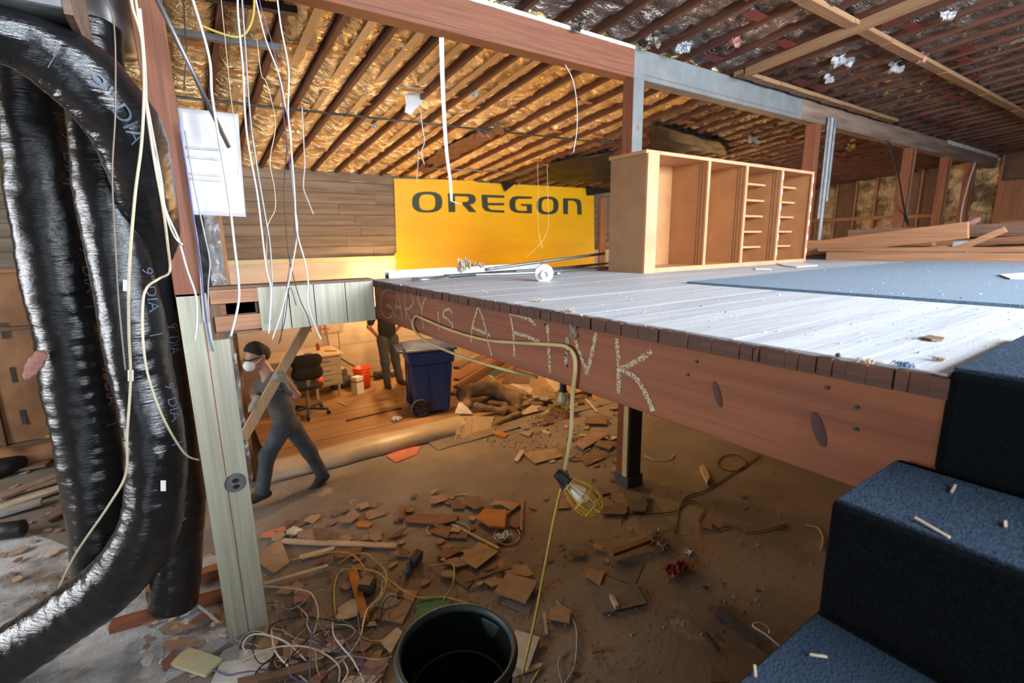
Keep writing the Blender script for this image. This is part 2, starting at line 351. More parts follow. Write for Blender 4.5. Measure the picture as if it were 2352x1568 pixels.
# kraft insulated bays left
MB().box(-6.2, 0.3, 9.27, 9.36, 2.40, 2.45).build('wall_plate', 'lumber_x', wb)
MB().box(-6.2, 0.3, 9.27, 9.36, 1.62, 1.665).build('wall_plate', 'old_timber_x', wb)
for k in range(11):
    x = -6.0+k*0.6
    MB().box(x, x+.045, 9.25, 9.36, 0.0, 2.40).build('wall_stud', 'old_timber_z', wb)
    for z0, z1 in ((0.02, 1.61), (1.67, 2.39)):
        sd = rnd.random()*9
        def kf(u, v, x=x, z0=z0, z1=z1, sd=sd):
            return Vector((x+.05+u*.545, 9.315-.03*math.sin(math.pi*u)*math.sin(math.pi*v)-.012*noise.noise((u*3+sd, v*5, sd)), z0+(z1-z0)*v))
        MB().grid(kf, 7, 9).build('kraft_batt', 'kraft_paper', wb, smooth=True)
    # dark printed marks on the paper
    zz = 0.25+rnd.random()*.2
    for q in range(3):
        MB().box(x+.24, x+.24+.05, 9.272, 9.276, zz, zz+.22).build('printed_mark', 'tar_mark', wb); zz += .62
# left wall x = -6 with a window opening
wl = thing('wall_left', (-6.1, 3, 0), 'plain board wall closing the left side of the hall', 'wall', kind='structure')
for b in ((-6.2, -6.0, -3.2, 3.25, 0, 5.2), (-6.2, -6.0, 6.75, 9.5, 0, 5.2), (-6.2, -6.0, 3.25, 6.75, 0, 1.25), (-6.2, -6.0, 3.25, 6.75, 3.35, 5.2)):
    MB().box(*b).build('wall_section', 'board_wall', wl)
# rear wall (behind the camera) with the loading door below and the long opening above
wr = thing('wall_rear', (3, -3.1, 0), 'rear board wall with loading door and long upper opening', 'wall', kind='structure')
for b in ((-6.2, -4.6, 0, 5.3), (-1.8, .5, 0, 5.3), (-4.6, -1.8, 3.5, 5.3), (.5, 6.0, 0, 2.85), (.5, 6.0, 4.65, 5.3), (6.0, 21, 0, 5.3)):
    MB().box(b[0], b[1], -3.2, -3.0, b[2], b[3]).build('wall_section', 'board_wall', wr)
# end wall of the upper storey: studs with foil bays and a plywood sheet
XE = 16.0
we = thing('wall_right', (XE, 3, 2.4), 'open stud wall with foil insulation at the far end of the loft', 'wall', kind='structure')
MB().box(XE+.12, XE+.25, -3.2, 9.5, 0, 5.3).build('backing', 'old_timber_y', we)
for k in range(26):
    y = -3.0+k*0.49
    zt = roof_z(y)-.01
    MB().box(XE-.0, XE+.12, y, y+.045, 2.44, zt).build('wall_stud', 'lumber_z' if k > 12 else 'old_timber_z', we)
    if 13 <= k <= 24:
        def ff(u, v, y=y, zt=zt, k=k): return Vector((XE+.07+.05*noise.noise((u*4+k, v*9, k)), y+.05+u*.435, 2.46+(zt-2.5)*v))
        MB().grid(ff, 7, 16).build('foil_batt', 'foil_wall' if rnd.random() < .65 else 'old_timber_z', we, smooth=True)
MB().box(XE-.02, XE, 3.6, 9.3, 3.15, 3.24).build('wall_plate', 'lumber_y', we)
MB().box(XE-.02, XE-.005, 2.0, 3.4, 2.46, 3.9).build('plywood_sheet', 'lumber_z', we)

# ------------------------------------------------------------------ roof: rafters, foil faced batts, tape
ce = thing('ceiling', (4, 3, 4.4), 'low sloping roof of red brown rafters with crinkled foil insulation between', 'ceiling', kind='structure')
MB().prism([(-6.2, -3.2, roof_z(-3.2)+.16), (21, -3.2, roof_z(-3.2)+.16), (21, 9.5, roof_z(9.5)+.16), (-6.2, 9.5, roof_z(9.5)+.16)], (0, 0, .06)).build('roof_deck', 'old_timber_x', ce)
x = 1.287-17*0.406
rk = 0; rafter_x = []
while x < 20.8:
    rafter_x.append(x)
    j = (rnd.random()-.5)*.012
    n = 8; vs = []
    me_name = 'rafter'
    m = MB()
    for a, b in ((-3.0, 1.5), (1.5, 5.4), (5.4, 9.3)):
        pass
    zl = [roof_z(-3.1), roof_z(9.34)]
    m.prism([(x-.02, -3.1, zl[0]), (x+.02, -3.1, zl[0]), (x+.02+j, 9.34, zl[1]), (x-.02+j, 9.34, zl[1])], (0, 0, .15))
    m.build(me_name, 'rafter_wood_y', ce)
    x += 0.406
for i, x in enumerate(rafter_x[:-1]):
    if x < -4.5: continue
    warm = x < 5.6
    sd = i*3.7
    def ff(u, y, x=x, sd=sd):
        e = math.sin(math.pi*u)
        d = .055*e**.6 + .03*e*noise.noise((u*2+sd, y*1.3, sd)) + .022*noise.noise((u*5+sd, y*6.0, sd)) * (0.3+e) + .032*noise.noise((u*3+sd, y*13.0, sd))*(0.2+e) + .010*noise.noise((u*8+sd, y*34.0, sd))*(0.3+e)
        return Vector((x+.021+u*.364, y, roof_z(y)+.075-d))
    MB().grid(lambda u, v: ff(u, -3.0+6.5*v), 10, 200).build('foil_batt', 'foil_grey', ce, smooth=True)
    m = MB(); m.grid(lambda u, v: ff(u, 3.5+5.8*v), 10, 260 if warm else 150)
    # batts near the lamps are gold with painted glow, the others painted dimmer
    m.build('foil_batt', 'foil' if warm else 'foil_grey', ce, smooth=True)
tp = {}
def tape(mt, wx, wy, x, y, z, rz=0.0):
    key = (mt, wx, wy)
    if key not in tp:
        o = MB().box(x-wx/2, x+wx/2, y-wy/2, y+wy/2, z-.0012, z+.0012)
        ob = o.build('tape_strip', mt, ce)
        # local origin at its own centre so that copies can be moved
        c = Vector((x, y, z))-WL[ce.name]
        for v in ob.data.vertices: v.co -= c
        tp[key] = ob; ob.location = c
    else:
        ob = tp[key].copy(); COL.objects.link(ob); ob.location = Vector((x, y, z))-WL[ce.name]
    ob.rotation_euler = (-math.atan(RS), 0, rz)
for i, x in enumerate(rafter_x[:-1]):
    if x < -1 or x > 12: continue
    for q in range(4):
        y = -0.8+q*2.7+rnd.random()*1.6
        warm = y > 3.7 and x < 6
        tape('orange_tape' if warm else 'red_tape', 0.25 if warm else 0.24, 0.06 if warm else 0.1, x+.203, y, roof_z(y)-.002, 0)
for i, x in enumerate(rafter_x):                       # long flat seam tapes on the first bays behind the beam
    if 0.2 < x < 3.2:
        for y0, y1 in ((3.75, 5.0+rnd.random()*.6), (5.5+rnd.random()*.3, 6.5+rnd.random()*.8)):
            yc = (y0+y1)/2
            m = MB().prism([(x+.17, y0, roof_z(y0)-.008), (x+.24, y0, roof_z(y0)-.008), (x+.24, y1, roof_z(y1)-.008), (x+.17, y1, roof_z(y1)-.008)], (0, 0, .003))
            m.build('seam_tape', 'seam_tape', ce)

# ------------------------------------------------------------------ loft deck (boards along x), its edge ragged
dk = thing('floor', (5, 1, DZ), 'white painted plank deck of the loft with a ragged front edge', 'floor', kind='structure')
y = -3.0
while y < 3.56:
    wdt = 0.142
    e0 = XB-.005+rnd.random()*.012
    cuts = [e0, 4.2+rnd.random()*2.5, 10+rnd.random()*2, XE]
    for a, b in zip(cuts[:-1], cuts[1:]):
        MB().box(a+.0015, b-.0015, y+.0005, min(y+wdt-.0005, 3.62), DZ-.04, DZ-rnd.random()*.0006).build('deck_board', 'deck_paint', dk)
    y += wdt
# dark weathered plank under the deck ends
n = 23
m = MB()
for i in range(n):
    y0 = .2+(3.3/n)*i; y1 = y0+3.3/n-.003-.004*rnd.random()
    q = y0
    while q < y1-.004:
        e = min(y1, q+.02+.03*rnd.random()); d = .008+rnd.random()*.007
        m.box(XB-d, XB+.02, q, e, DZ-.043-rnd.random()*.004, DZ-.004-rnd.random()*.004); q = e
o = m.build('ragged_edge', 'rafter_wood_y', dk); o['kind'] = 'stuff'

# ------------------------------------------------------------------ the chalked front beam
fb = thing('stage_beam', (XB+.02, 1.85, 2.158), 'long red brown timber beam with GARY IS A FINK chalked on it', 'beam')
bw = MB()
def face(u, v): return Vector((XB, .2+u*3.3, 2.158+v*(DZ-.045-2.158)))
bw.box(XB, XB+.09, .2, 3.497, 2.158, DZ-.045)
mt_ = wood('beam_face', (0.34, 0.108, 0.042), (0.19, 0.057, 0.023), 'y', 0.7, 26, 0.3, c3=(0.1, 0.038, 0.022))
bw.build('timber', 'beam_face', fb, bevel=.004)
c2 = CR(860, 640, 3.36)
strokes = [[(130, 90), (95, 85), (60, 120), (48, 180), (60, 260), (90, 300), (125, 295), (140, 260), (135, 230), (100, 205), (98, 222)],
 [(155, 310), (165, 215), (180, 92)], [(180, 92), (198, 200), (215, 325)], [(165, 212), (205, 222)],
 [(232, 82), (238, 230), (246, 320)], [(232, 90), (272, 108), (300, 175), (268, 228), (234, 232)], [(240, 234), (262, 290), (290, 345)],
 [(330, 138), (348, 190), (366, 240)], [(404, 122), (366, 240), (380, 385)],
 [(490, 250), (495, 320), (501, 392)], [(602, 270), (578, 236), (542, 246), (530, 285), (566, 312), (600, 350), (602, 384), (575, 392)],
 [(746, 492), (755, 372), (800, 215)], [(800, 215), (850, 350), (880, 500), (906, 592)], [(755, 376), (825, 408), (895, 436)],
 [(1050, 290), (1070, 410), (1080, 600)], [(1040, 265), (1120, 285), (1190, 310), (1245, 355)], [(1075, 415), (1180, 447), (1276, 486)],
 [(1335, 355), (1345, 520), (1356, 725)],
 [(1490, 452), (1482, 560), (1474, 662)], [(1535, 440), (1595, 600), (1640, 735)], [(1640, 735), (1672, 600), (1712, 420)],
 [(1870, 460), (1886, 700), (1885, 886)], [(2140, 555), (2020, 640), (1902, 695)], [(1902, 695), (2020, 770), (2100, 900), (2152, 1022)]]
spans = ['letter_g', 'letter_a', 'letter_a', 'letter_a', 'letter_r', 'letter_r', 'letter_r', 'letter_y', 'letter_y', 'letter_i', 'letter_s', 'letter_a', 'letter_a', 'letter_a', 'letter_f', 'letter_f', 'letter_f', 'letter_i', 'letter_n', 'letter_n', 'letter_n', 'letter_k', 'letter_k', 'letter_k']
for s_ in strokes:
    P = smooth_path([A(*c2(*q), 'x', XB-.0015) for q in s_], 8)
    wd = .0045+.004*min(1, max(0, (3.2-P[0].y)/2.2))
    m = MB(); L = []; 
    for i, p in enumerate(P):
        t = (P[min(i+1, len(P)-1)]-P[max(i-1, 0)]).normalized(); nn = t.cross(Vector((1, 0, 0)))
        L.append((p+nn*wd*(.8+.5*rnd.random()), p-nn*wd*(.8+.5*rnd.random())))
    for i in range(len(L)-1):
        m.add([L[i][0], L[i][1], L[i+1][1], L[i+1][0]], [(0, 1, 2, 3)])
    m.build('chalk_stroke', 'chalk', fb)
# knots, gouges and bolts of the beam
for px, py, a, b in ((1648, 905, .010, .034), (1880, 985, .013, .038)):
    p = A(px, py, 'x', XB-.001)
    m = MB()
    for q in range(3):
        r_ = (1-.28*q)
        m.prism([p+Vector((-.0006*q, math.cos(t)*a*r_+.35*math.sin(t)*b*r_, math.sin(t)*b*r_)) for t in np.linspace(0, 2*math.pi, 15)[:-1]], (-.002, 0, 0))
    m.build('knot', 'knot_dark', fb)
for px, py in ((1560, 780), (1580, 860), (1900, 890), (1968, 935), (1966, 985), (1925, 815), (1252, 745), (1300, 815), (1303, 840), (1600, 830)):
    p = A(px, py, 'x', XB)
    MB().lathe([(0.0045, -.004), (.0045, .003)], 8, Matrix.Translation(p) @ Matrix.Rotation(math.pi/2, 4, 'Y')).build('nail_hole', 'black_rubber', fb)
p = A(1318, 760, 'x', XB)
def rag(X, Y, Z): return np.sqrt(((X-p.x)/1.0)**2+((Y-p.y)/1.3)**2+((Z-p.z)/1.6)**2)-.018+.008*np.sin(X*210)*np.sin(Y*190+1)*np.sin(Z*170)
vs, fs = surface(rag, (p.x-.05, p.y-.06, p.z-.07), (p.x+.05, p.y+.06, p.z+.07), .005)
MB().add(vs, fs).build('rusty_bracket', 'dirty_beam', fb, smooth=True)
# rim joist under the far edge of the deck
o = MB().box(1.25, XE, 3.5, 3.6, 2.16, DZ-.045).build('rim_joist', 'old_timber_x')
props(o, 'dark timber joist under the far edge of the white deck', 'joist')
# lower post under the deck, cream strip on its corner
lp = thing('deck_post', (3.87, 3.5, 0), 'dark square post under the deck with red and cream side strips', 'post')
MB().box(3.80, 3.99, 3.40, 3.56, 0.0, 2.16).build('shaft', MT['bit_dark'], lp)
MB().box(3.785, 3.80, 3.48, 3.57, 0.0, 2.16).build('red_strip', 'red_timber_z', lp)
MB().box(3.78, 3.80, 3.415, 3.478, 0.0, 2.16).build('cream_strip', 'primer_green', lp)
MB().box(3.77, 4.01, 3.38, 3.58, 0.0, 0.12).build('base_wrap', 'bit_slate', lp)

# ------------------------------------------------------------------ ceiling beam and its columns
cb = thing('ceiling_beam', (5, 3.57, 4.21), 'heavy roof beam, red brown with one grey painted length', 'beam')
ZB0, ZB1 = 4.21, 4.47
MB().box(-6, 3.79, YJ, YJ+.14, ZB0, ZB1).build('red_length', 'red_timber_x', cb, bevel=.004)
MB().box(3.79, 6.97, YJ-.003, YJ+.14, ZB0-.003, ZB1).build('grey_length', 'grey_paint', cb, bevel=.004)['label'] = 'grey painted length of the roof beam'
MB().box(6.97, 16.0, YJ, YJ+.14, ZB0, ZB1).build('far_length', 'dirty_beam', cb, bevel=.004)
MB().box(0.5, 3.79, YJ-.012, YJ+.03, ZB1-.02, ZB1+.012).build('white_edge_strip', 'white_flake', cb)
MB().box(12.6, 15.9, YJ-.012, YJ+.03, ZB1-.05, ZB1+.02).build('white_edge_strip', 'white_flake', cb)
MB().box(-6, 3.79, YJ-.004, YJ, ZB0+.035, ZB0+.04).build('edge_line', 'old_timber_x', cb)
MB().box(3.95, 6.8, YJ-.006, YJ-.002, ZB0+.04, ZB0+.045).build('edge_line', 'red_timber_x', cb)
col = thing('roof_column', (3.86, 3.57, DZ), 'square column, grey front and dark red side, behind the cabinet', 'column', 'roof columns along the beam')
MB().box(3.79, 3.93, YJ+.003, YJ+.13, DZ, ZB0-.003).build('shaft', 'red_timber_z', col)
MB().box(3.79, 3.932, YJ-.004, YJ+.003, DZ, ZB0-.003).build('grey_face', 'grey_paint', col)
MB().lathe([(.012, -.002), (.012, .002)], 12, Matrix.Translation((3.875, YJ-.006, 3.77)) @ Matrix.Rotation(math.pi/2, 4, 'X') @ Matrix.Scale(2.2, 4, (0, 1, 0)) @ Matrix.Scale(2.0, 4, (1, 0, 0))).build('bare_spot', 'light_batten_z', col)
labs = ['dark red column beside the two white conduits', 'third dark red column from the cabinet along the beam', 'fourth dark red column from the cabinet along the beam', 'last dark red column under the white flaked beam end']
for lb, xx in zip(labs, (7.46, 10.95, 12.85, 14.4)):
    o = MB().box(xx-.07, xx+.07, YJ+.0, YJ+.14, DZ, ZB0).build('roof_column', 'red_timber_z'); props(o, lb, 'column', 'roof columns along the beam')
    if xx > 8: MB().box(xx+.03, xx+.072, YJ-.012, YJ, DZ, ZB0).build('pale_edge_trim', 'light_batten_z', o)
# conduits beside column 2
for k, (xx, z0) in enumerate(((7.64, 2.95), (7.74, 2.45), (7.84, 3.2))):
    o = MB().tube([(xx, YJ-.03, z0), (xx, YJ-.03, ZB0+.1)], .022, 10).build('conduit', 'wire_grey' if k == 1 else 'galvanised'); props(o, ['short grey conduit next to the red column', 'long pale conduit reaching the deck by red column', 'outermost short conduit hanging beside the red column'][k], 'pipe', 'conduits by the column')

# ------------------------------------------------------------------ left post and the panelled header
po = thing('left_post', (0.02, 3.57, 0), 'tall post, red brown above and clad in pale panel boards below', 'post')
MB().box(-.06, .09, YJ, YJ+.14, 2.40, 4.21).build('upper_timber', 'red_timber_z', po, bevel=.003)
MB().box(-.04, .17, YJ+.02, YJ+.14, 0.0, 2.40).build('core', 'old_timber_z', po)
MB().box(-.056, .064, YJ, YJ+.02, 0.0, 2.415).build('panel_board', 'pale_panel_z', po)
MB().box(.067, .19, YJ+.001, YJ+.02, 0.0, 2.12).build('panel_board', 'pale_panel_z', po)
MB().box(.067, .1, YJ+.001, YJ+.02, 2.12, 2.415).build('panel_board', 'pale_panel_z', po)
MB().box(.0625, .0685, YJ-.0005, YJ+.002, 0.0, 2.40).build('groove', 'red_timber_z', po)
q = A(541, 1107, 'y', YJ-.004)
ou = thing('outlet_cover', q, 'round grey outlet cover with two black sockets on post', 'outlet')
Mo = Matrix.Translation(q) @ Matrix.Rotation(math.pi/2, 4, 'X')
MB().lathe([(.062, -.004), (.062, .018), (.056, .024), (.0, .024)], 28, Mo).build('plate', 'galvanised', ou, smooth=False)
for s_ in (1, -1):
    k = MB(); k.prism([q+Vector((.021*math.cos(t), -.0245, .021*s_+.016*math.sin(t))) for t in np.linspace(0, 2*math.pi, 17)[:-1]], (0, -.002, 0)); k.build('socket', 'black_rubber', ou)
# header between post and deck corner
hd = thing('header', (.6, 3.55, 2.15), 'panelled header with bare red studs spanning from post to deck', 'beam')
MB().box(.115, .40, YJ-.01, YJ+.03, 2.345, 2.43).build('stud', 'lumber_x', hd)
MB().box(.13, .36, YJ+.03, YJ+.07, 2.27, 2.345).build('inner_stud', 'red_timber_x', hd)
MB().box(.125, .40, YJ-.01, YJ+.03, 2.17, 2.265).build('stud', 'lumber_x', hd)
MB().box(.195, 1.14, YJ+.03, YJ+.11, 2.15, 2.435).build('core', 'old_timber_x', hd)
ed = [.375, .56, .72, .93, 1.135]
for a, b in zip(ed[:-1], ed[1:]):
    MB().box(a+.003, b-.003, YJ-.012, YJ+.0, 2.148, 2.432).build('panel_board', 'pale_panel_z', hd)
MB().box(.11, 1.13, YJ-.015, YJ+.115, 2.433, 2.45).build('top_plate', 'old_timber_x', hd)

# ------------------------------------------------------------------ insulated partition end behind the post
pt = thing('partition', (.25, 7.0, 0), 'insulated partition end with black and silver foil facing', 'partition')
MB().box(.10, .40, 6.1, 9.26, 0, 3.45).build('core', 'old_timber_z', pt)
def pf(x0, x1, am):
    def fn(u, v): return Vector((x0+(x1-x0)*u, 6.08-am*1.6*noise.noise((u*4+x0*9, v*26, 1.3))-am, 3.45*v))
    return fn
MB().grid(pf(.02, .245, .02), 7, 80).build('black_facing', 'black_plastic_film', pt, smooth=True)
MB().grid(pf(.235, .375, .03), 7, 120).build('foil_facing', 'silver_foil', pt, smooth=True)
MB().grid(pf(.37, .41, .02), 4, 90).build('kraft_edge', 'orange_tape', pt, smooth=True)
# ================================================================== poster
c4 = CR(930, 420, 5.227)
ps = thing('banner', (6.2, 9.28, 2.2), 'large yellow banner with dark green OREGON lettering on the wall', 'banner')
pp = [(905, 410), (1000, 412), (1092, 415), (1097, 419), (1150, 422), (1250, 426), (1345, 432), (1347, 449), (1364, 449), (1366, 625), (1240, 640), (912, 640), (908, 625), (911, 600), (905, 585), (911, 578)]
MB().prism([A(x, y, 'y', YW-.045) for x, y in pp], (0, .006, 0)).build('sheet', 'poster_yellow', ps)
def sup(cx, cy, rx, ry, e, n=40):
    out = []
    for t in np.linspace(0, 2*math.pi, n+1)[:-1]:
        c, s = math.cos(t), math.sin(t)
        out.append((cx+rx*math.copysign(abs(c)**(2/e), c), cy+ry*math.copysign(abs(s)**(2/e), s)))
    return out
def on_poster(q): return A(*c4(*q), 'y', YW-.047)
def ringletter(o, i, name):
    a = [on_poster(q) for q in o]; b = [on_poster(q) for q in i]; n = len(a)
    MB().add(a+b, [(k, (k+1) % n, n+(k+1) % n, n+k) for k in range(n)]).build(name, 'poster_green', ps)
def polyletter(polys, name):
    m = MB()
    for p in polys: m.add([on_poster(q) for q in p], [tuple(range(len(p)))])
    m.build(name, 'poster_green', ps)
ringletter(sup(268, 230, 182, 126, 2.7), sup(268, 233, 97, 95, 2.9), 'letter')
polyletter([[(515, 125), (600, 127), (605, 350), (525, 350)], [(600, 127), (780, 131), (825, 142), (850, 175), (852, 205), (838, 240), (800, 256), (690, 262), (690, 228), (745, 226), (768, 205), (766, 180), (745, 163), (600, 158)], [(690, 258), (775, 255), (862, 352), (775, 350)]], 'letter')
polyletter([[(918, 140), (1195, 150), (1193, 180), (992, 174), (995, 240), (1192, 242), (1190, 270), (995, 268), (1004, 300), (1035, 322), (1195, 330), (1195, 358), (1040, 352), (960, 335), (928, 290)]], 'letter')
polyletter([[(1525, 165), (1350, 157), (1290, 168), (1258, 210), (1252, 260), (1265, 318), (1310, 352), (1370, 362), (1528, 366), (1525, 255), (1392, 252), (1395, 275), (1462, 278), (1465, 335), (1370, 333), (1335, 315), (1325, 260), (1332, 210), (1360, 190), (1525, 192)]], 'letter')
ringletter(sup(1714, 271, 131, 108, 2.7), sup(1714, 270, 70, 78, 2.9), 'letter')
polyletter([[(1898, 183), (2060, 188), (2105, 207), (2120, 255), (2125, 382), (2070, 380), (2068, 275), (2055, 235), (2020, 214), (1960, 211), (1958, 376), (1900, 373)]], 'letter')
# narrow red jamb and rail right of the banner
o = MB().box(8.93, 9.13, 9.2, 9.298, 2.0, 3.75).build('wall_jamb', 'lumber_z'); props(o, 'orange brown upright board right beside the yellow banner', 'board')
o = MB().box(9.14, 10.6, 9.2, 9.298, 2.55, 2.68).build('wall_rail', 'lumber_x'); props(o, 'short orange brown rail between banner and cabinet', 'board')
# dark film hanging over the top of the banner
for k, pl in enumerate(([(1152, 420), (1160, 440), (1205, 405), (1212, 393)], [(1347, 425), (1350, 449), (1412, 440), (1418, 420)])):
    pts = [A(x, y, 'y', YW-.12) for x, y in pl]
    o = MB().prism(pts, (0, .012, 0)).build('hanging_film', 'black_plastic_film'); props(o, ['dark torn film flap hanging over the banner top middle', 'dark film piece at the top right corner of banner'][k], 'film')

# ================================================================== cabinet on the deck
CX0, CX1, CY0, CY1, CZ1 = 2.955, 5.47, 2.57, 2.94, 3.345
cbn = thing('cabinet', (4.2, 2.75, DZ), 'low orange tan open cabinet with dividers and small shelves', 'cabinet')
MB().box(CX0, CX0+.02, CY0+.005, CY1, DZ, CZ1-.025).build('side_panel', 'cabinet_side', cbn)
MB().box(CX1-.02, CX1, CY0+.005, CY1, DZ, CZ1-.025).build('side_panel', 'cabinet_wood', cbn)
MB().box(CX0-.015, CX1+.01, CY0-.005, CY1+.01, CZ1-.025, CZ1).build('top', 'cabinet_edge', cbn)
MB().box(CX0+.02, CX1-.02, CY0, CY1, DZ, DZ+.035).build('bottom', 'cabinet_edge', cbn)
MB().box(CX0+.02, CX1-.02, CY1-.012, CY1, DZ+.035, CZ1-.025).build('back_panel', 'cabinet_wood', cbn)
MB().box(CX0, CX0+.125, CY0-.012, CY0+.005, DZ, CZ1-.02).build('front_stile', 'cabinet_edge', cbn)
dvx = (3.715, 4.27, 4.87)
for k, dx in enumerate(dvx):
    d = MB().box(dx-.012, dx+.012, CY0+.012, CY1-.012, DZ+.035, CZ1-.025).build('divider', 'cabinet_wood', cbn)
    MB().box(dx-.016, dx+.016, CY0-.006, CY0+.012, DZ+.03, CZ1-.024).build('edge_strip', 'cabinet_edge', d)
    for g in (0.05, 0.075):
        MB().box(dx-.0135, dx-.012, CY0+g, CY0+g+.006, DZ+.04, CZ1-.03).build('groove', 'old_timber_z', d)
MB().box(CX1-.03, CX1, CY0-.008, CY0+.005, DZ, CZ1-.024).build('edge_strip', 'cabinet_edge', cbn)
for b0, b1 in ((4.282, 4.858), (4.882, 5.45)):
    for k in range(5):
        zz = DZ+.16+k*.148
        MB().box(b0, b1, CY0+.15, CY1-.012, zz, zz+.018).build('shelf', 'cabinet_edge', cbn)
for xs in (4.87, 5.457):
    for k in range(6):
        zz = DZ+.09+k*.142
        MB().box(xs-.011, xs+.011, CY0-.0105, CY0-.0085, zz, zz+.055).build('paper_label', 'white_matt', cbn)

# ================================================================== carpets, papers and timber on the deck
m = MB(); m.prism([(2.43, 1.78, DZ), (2.40, 1.0, DZ), (2.38, .4, DZ), (2.36, -2.6, DZ), (7.2, -2.6, DZ), (7.2, 1.6, DZ), (5.8, 1.75, DZ), (4.0, 1.80, DZ)], (0, 0, .012))
props(m.build('loose_carpet', 'blue_carpet'), 'grey blue carpet spread over the white deck', 'carpet')
def sheet_px(poly, z, th, mt, name, label, cat, group=None, curl=0.0):
    pts = [A(x, y, 'z', z) for x, y in poly]
    o = MB().prism(pts, (0, 0, th)).build(name, mt); return props(o, label, cat, group)
sheet_px([(2296, 632), (2352, 628), (2400, 632), (2400, 642), (2320, 641)], DZ+.014, .006, 'white_matt', 'paper_sheet', 'white sheet lying on the blue carpet at right', 'paper')
sheet_px([(1776, 602), (1800, 599), (1878, 610), (1830, 614), (1800, 611)], DZ+.002, .006, 'white_matt', 'paper_sheet', 'white sheet on the deck by cabinet right end', 'paper')
sheet_px([(1733, 616), (1772, 616), (1772, 619), (1735, 619)], DZ+.002, .004, 'white_matt', 'paper_sheet', 'small white strip on the deck below cabinet dividers', 'paper')
sheet_px([(2118, 777), (2135, 772), (2170, 778), (2165, 783), (2140, 783)], DZ+.002, .004, 'bit_brown', 'wood_chip', 'brown wood chip alone on the bright white deck', 'wood chip')
def plank(p, q, w_, h_, mt, label, group='timbers heaped on the loft deck', name='timber', cat='timber', up=(0, 0, 1)):
    o = MB().bar(p, q, w_, h_, up).build(name, mt, bevel=.003); return props(o, label, cat, group)
plank(A(1845, 572, 'x', 6.3), A(2225, 528, 'x', 6.3), .05, .16, 'lumber_y', 'long timber tilted up across the heap behind the cabinet')
plank((6.05, 2.6, DZ+.045), (6.05, .0, DZ+.045), .09, .09, 'lumber_y', 'thick orange timber lying along the carpet edge')
plank((6.2, 2.75, DZ+.115), (6.2, -.3, DZ+.115), .14, .045, 'lumber_y', 'flat board on top of the thick orange timber')
plank((6.45, 3.2, DZ+.03), (6.45, .2, DZ+.03), .14, .06, 'old_timber_y', 'dark board behind the thick orange timber')
plank((6.7, 2.2, DZ+.06), (7.0, -.5, DZ+.2), .1, .05, 'lumber_y', 'slanting lumber resting over the heap at right')
plank((6.9, 1.9, DZ+.25), (6.9, -.8, DZ+.3), .14, .05, 'old_timber_y', 'long dark board on the right side of the heap')
plank((6.6, 1.75, DZ+.04), (6.62, 1.3, DZ+.30), .05, .06, 'lumber_y', 'short brace leaning up against the tilted timber')
plank((7.3, 3.3, DZ+.03), (7.3, -1, DZ+.03), .2, .06, 'old_timber_y', 'wide dark plank at the back of the heap')
plank((7.15, 1.0, DZ+.10), (7.15, -1.2, DZ+.12), .14, .04, 'light_batten_y', 'light board half hidden in the heap at right')
plank((7.6, 2.9, DZ+.16), (7.4, .2, DZ+.22), .1, .09, 'lumber_y', 'upper back timber crossing behind the heap')
plank((8.1, 3.2, DZ+.05), (8.3, .6, DZ+.32), .12, .05, 'old_timber_y', 'dark timber sloping up at the rear of heap')
EX = [((6.8, 3.1, .12), (7.1, 1.2, .26), .09, .04, 'old_timber_y', 'dark slat sloping right over the heap middle'), ((7.0, 3.3, .2), (6.9, 1.9, .16), .1, .04, 'lumber_y', 'orange slat behind the tilted timber, left end'), ((7.5, 3.0, .3), (7.7, .9, .34), .05, .09, 'old_timber_y', 'dark joist laid high at the back of heap'), ((7.0, .9, .2), (7.1, -1.4, .24), .12, .04, 'light_batten_y', 'pale slat at the right frame edge of heap'), ((6.6, 1.0, .15), (6.75, -1.2, .18), .09, .05, 'old_timber_y', 'dark stud over the flat boards at right'), ((8.4, 3.3, .2), (8.2, 1.4, .3), .09, .04, 'lumber_y', 'orange stud furthest back by the red column'), ((6.9, 2.6, .05), (7.9, 1.6, .16), .09, .04, 'lumber_x', 'short orange stud crossing under the heap'), ((7.9, 1.6, .38), (7.8, -.6, .42), .14, .04, 'red_timber_y', 'wide red board topmost at the right of heap')]
for a_, b_, w_, h_, mt, lb_ in EX: plank((a_[0], a_[1], DZ+a_[2]), (b_[0], b_[1], DZ+b_[2]), w_, h_, mt, lb_)
o = MB().box(6.62, 6.72, 1.55, 1.68, DZ+.06, DZ+.2).build('junction_box', 'steel', bevel=.004); props(o, 'small grey metal box caught in the timber heap', 'box')
o = MB().box(7.25, 7.4, 2.0, 2.12, DZ+.22, DZ+.3).build('yellow_tool', 'yellow_plastic', bevel=.01); props(o, 'small yellow tool lying on the timber heap', 'tool')
p = Vector((8.3, 2.0, DZ+.36)); cs = [((p.x, p.y, p.z), (p.x+.08, p.y-.08, p.z+.08), .045, .035), ((p.x, p.y, p.z), (p.x, p.y-.15, p.z-.03), .045, .03)]
props(MB().add(*capsules_mesh(cs, .015)).build('insulation_clump', 'pink_wool', smooth=True), 'pink insulation clump on top of the timber heap', 'insulation')
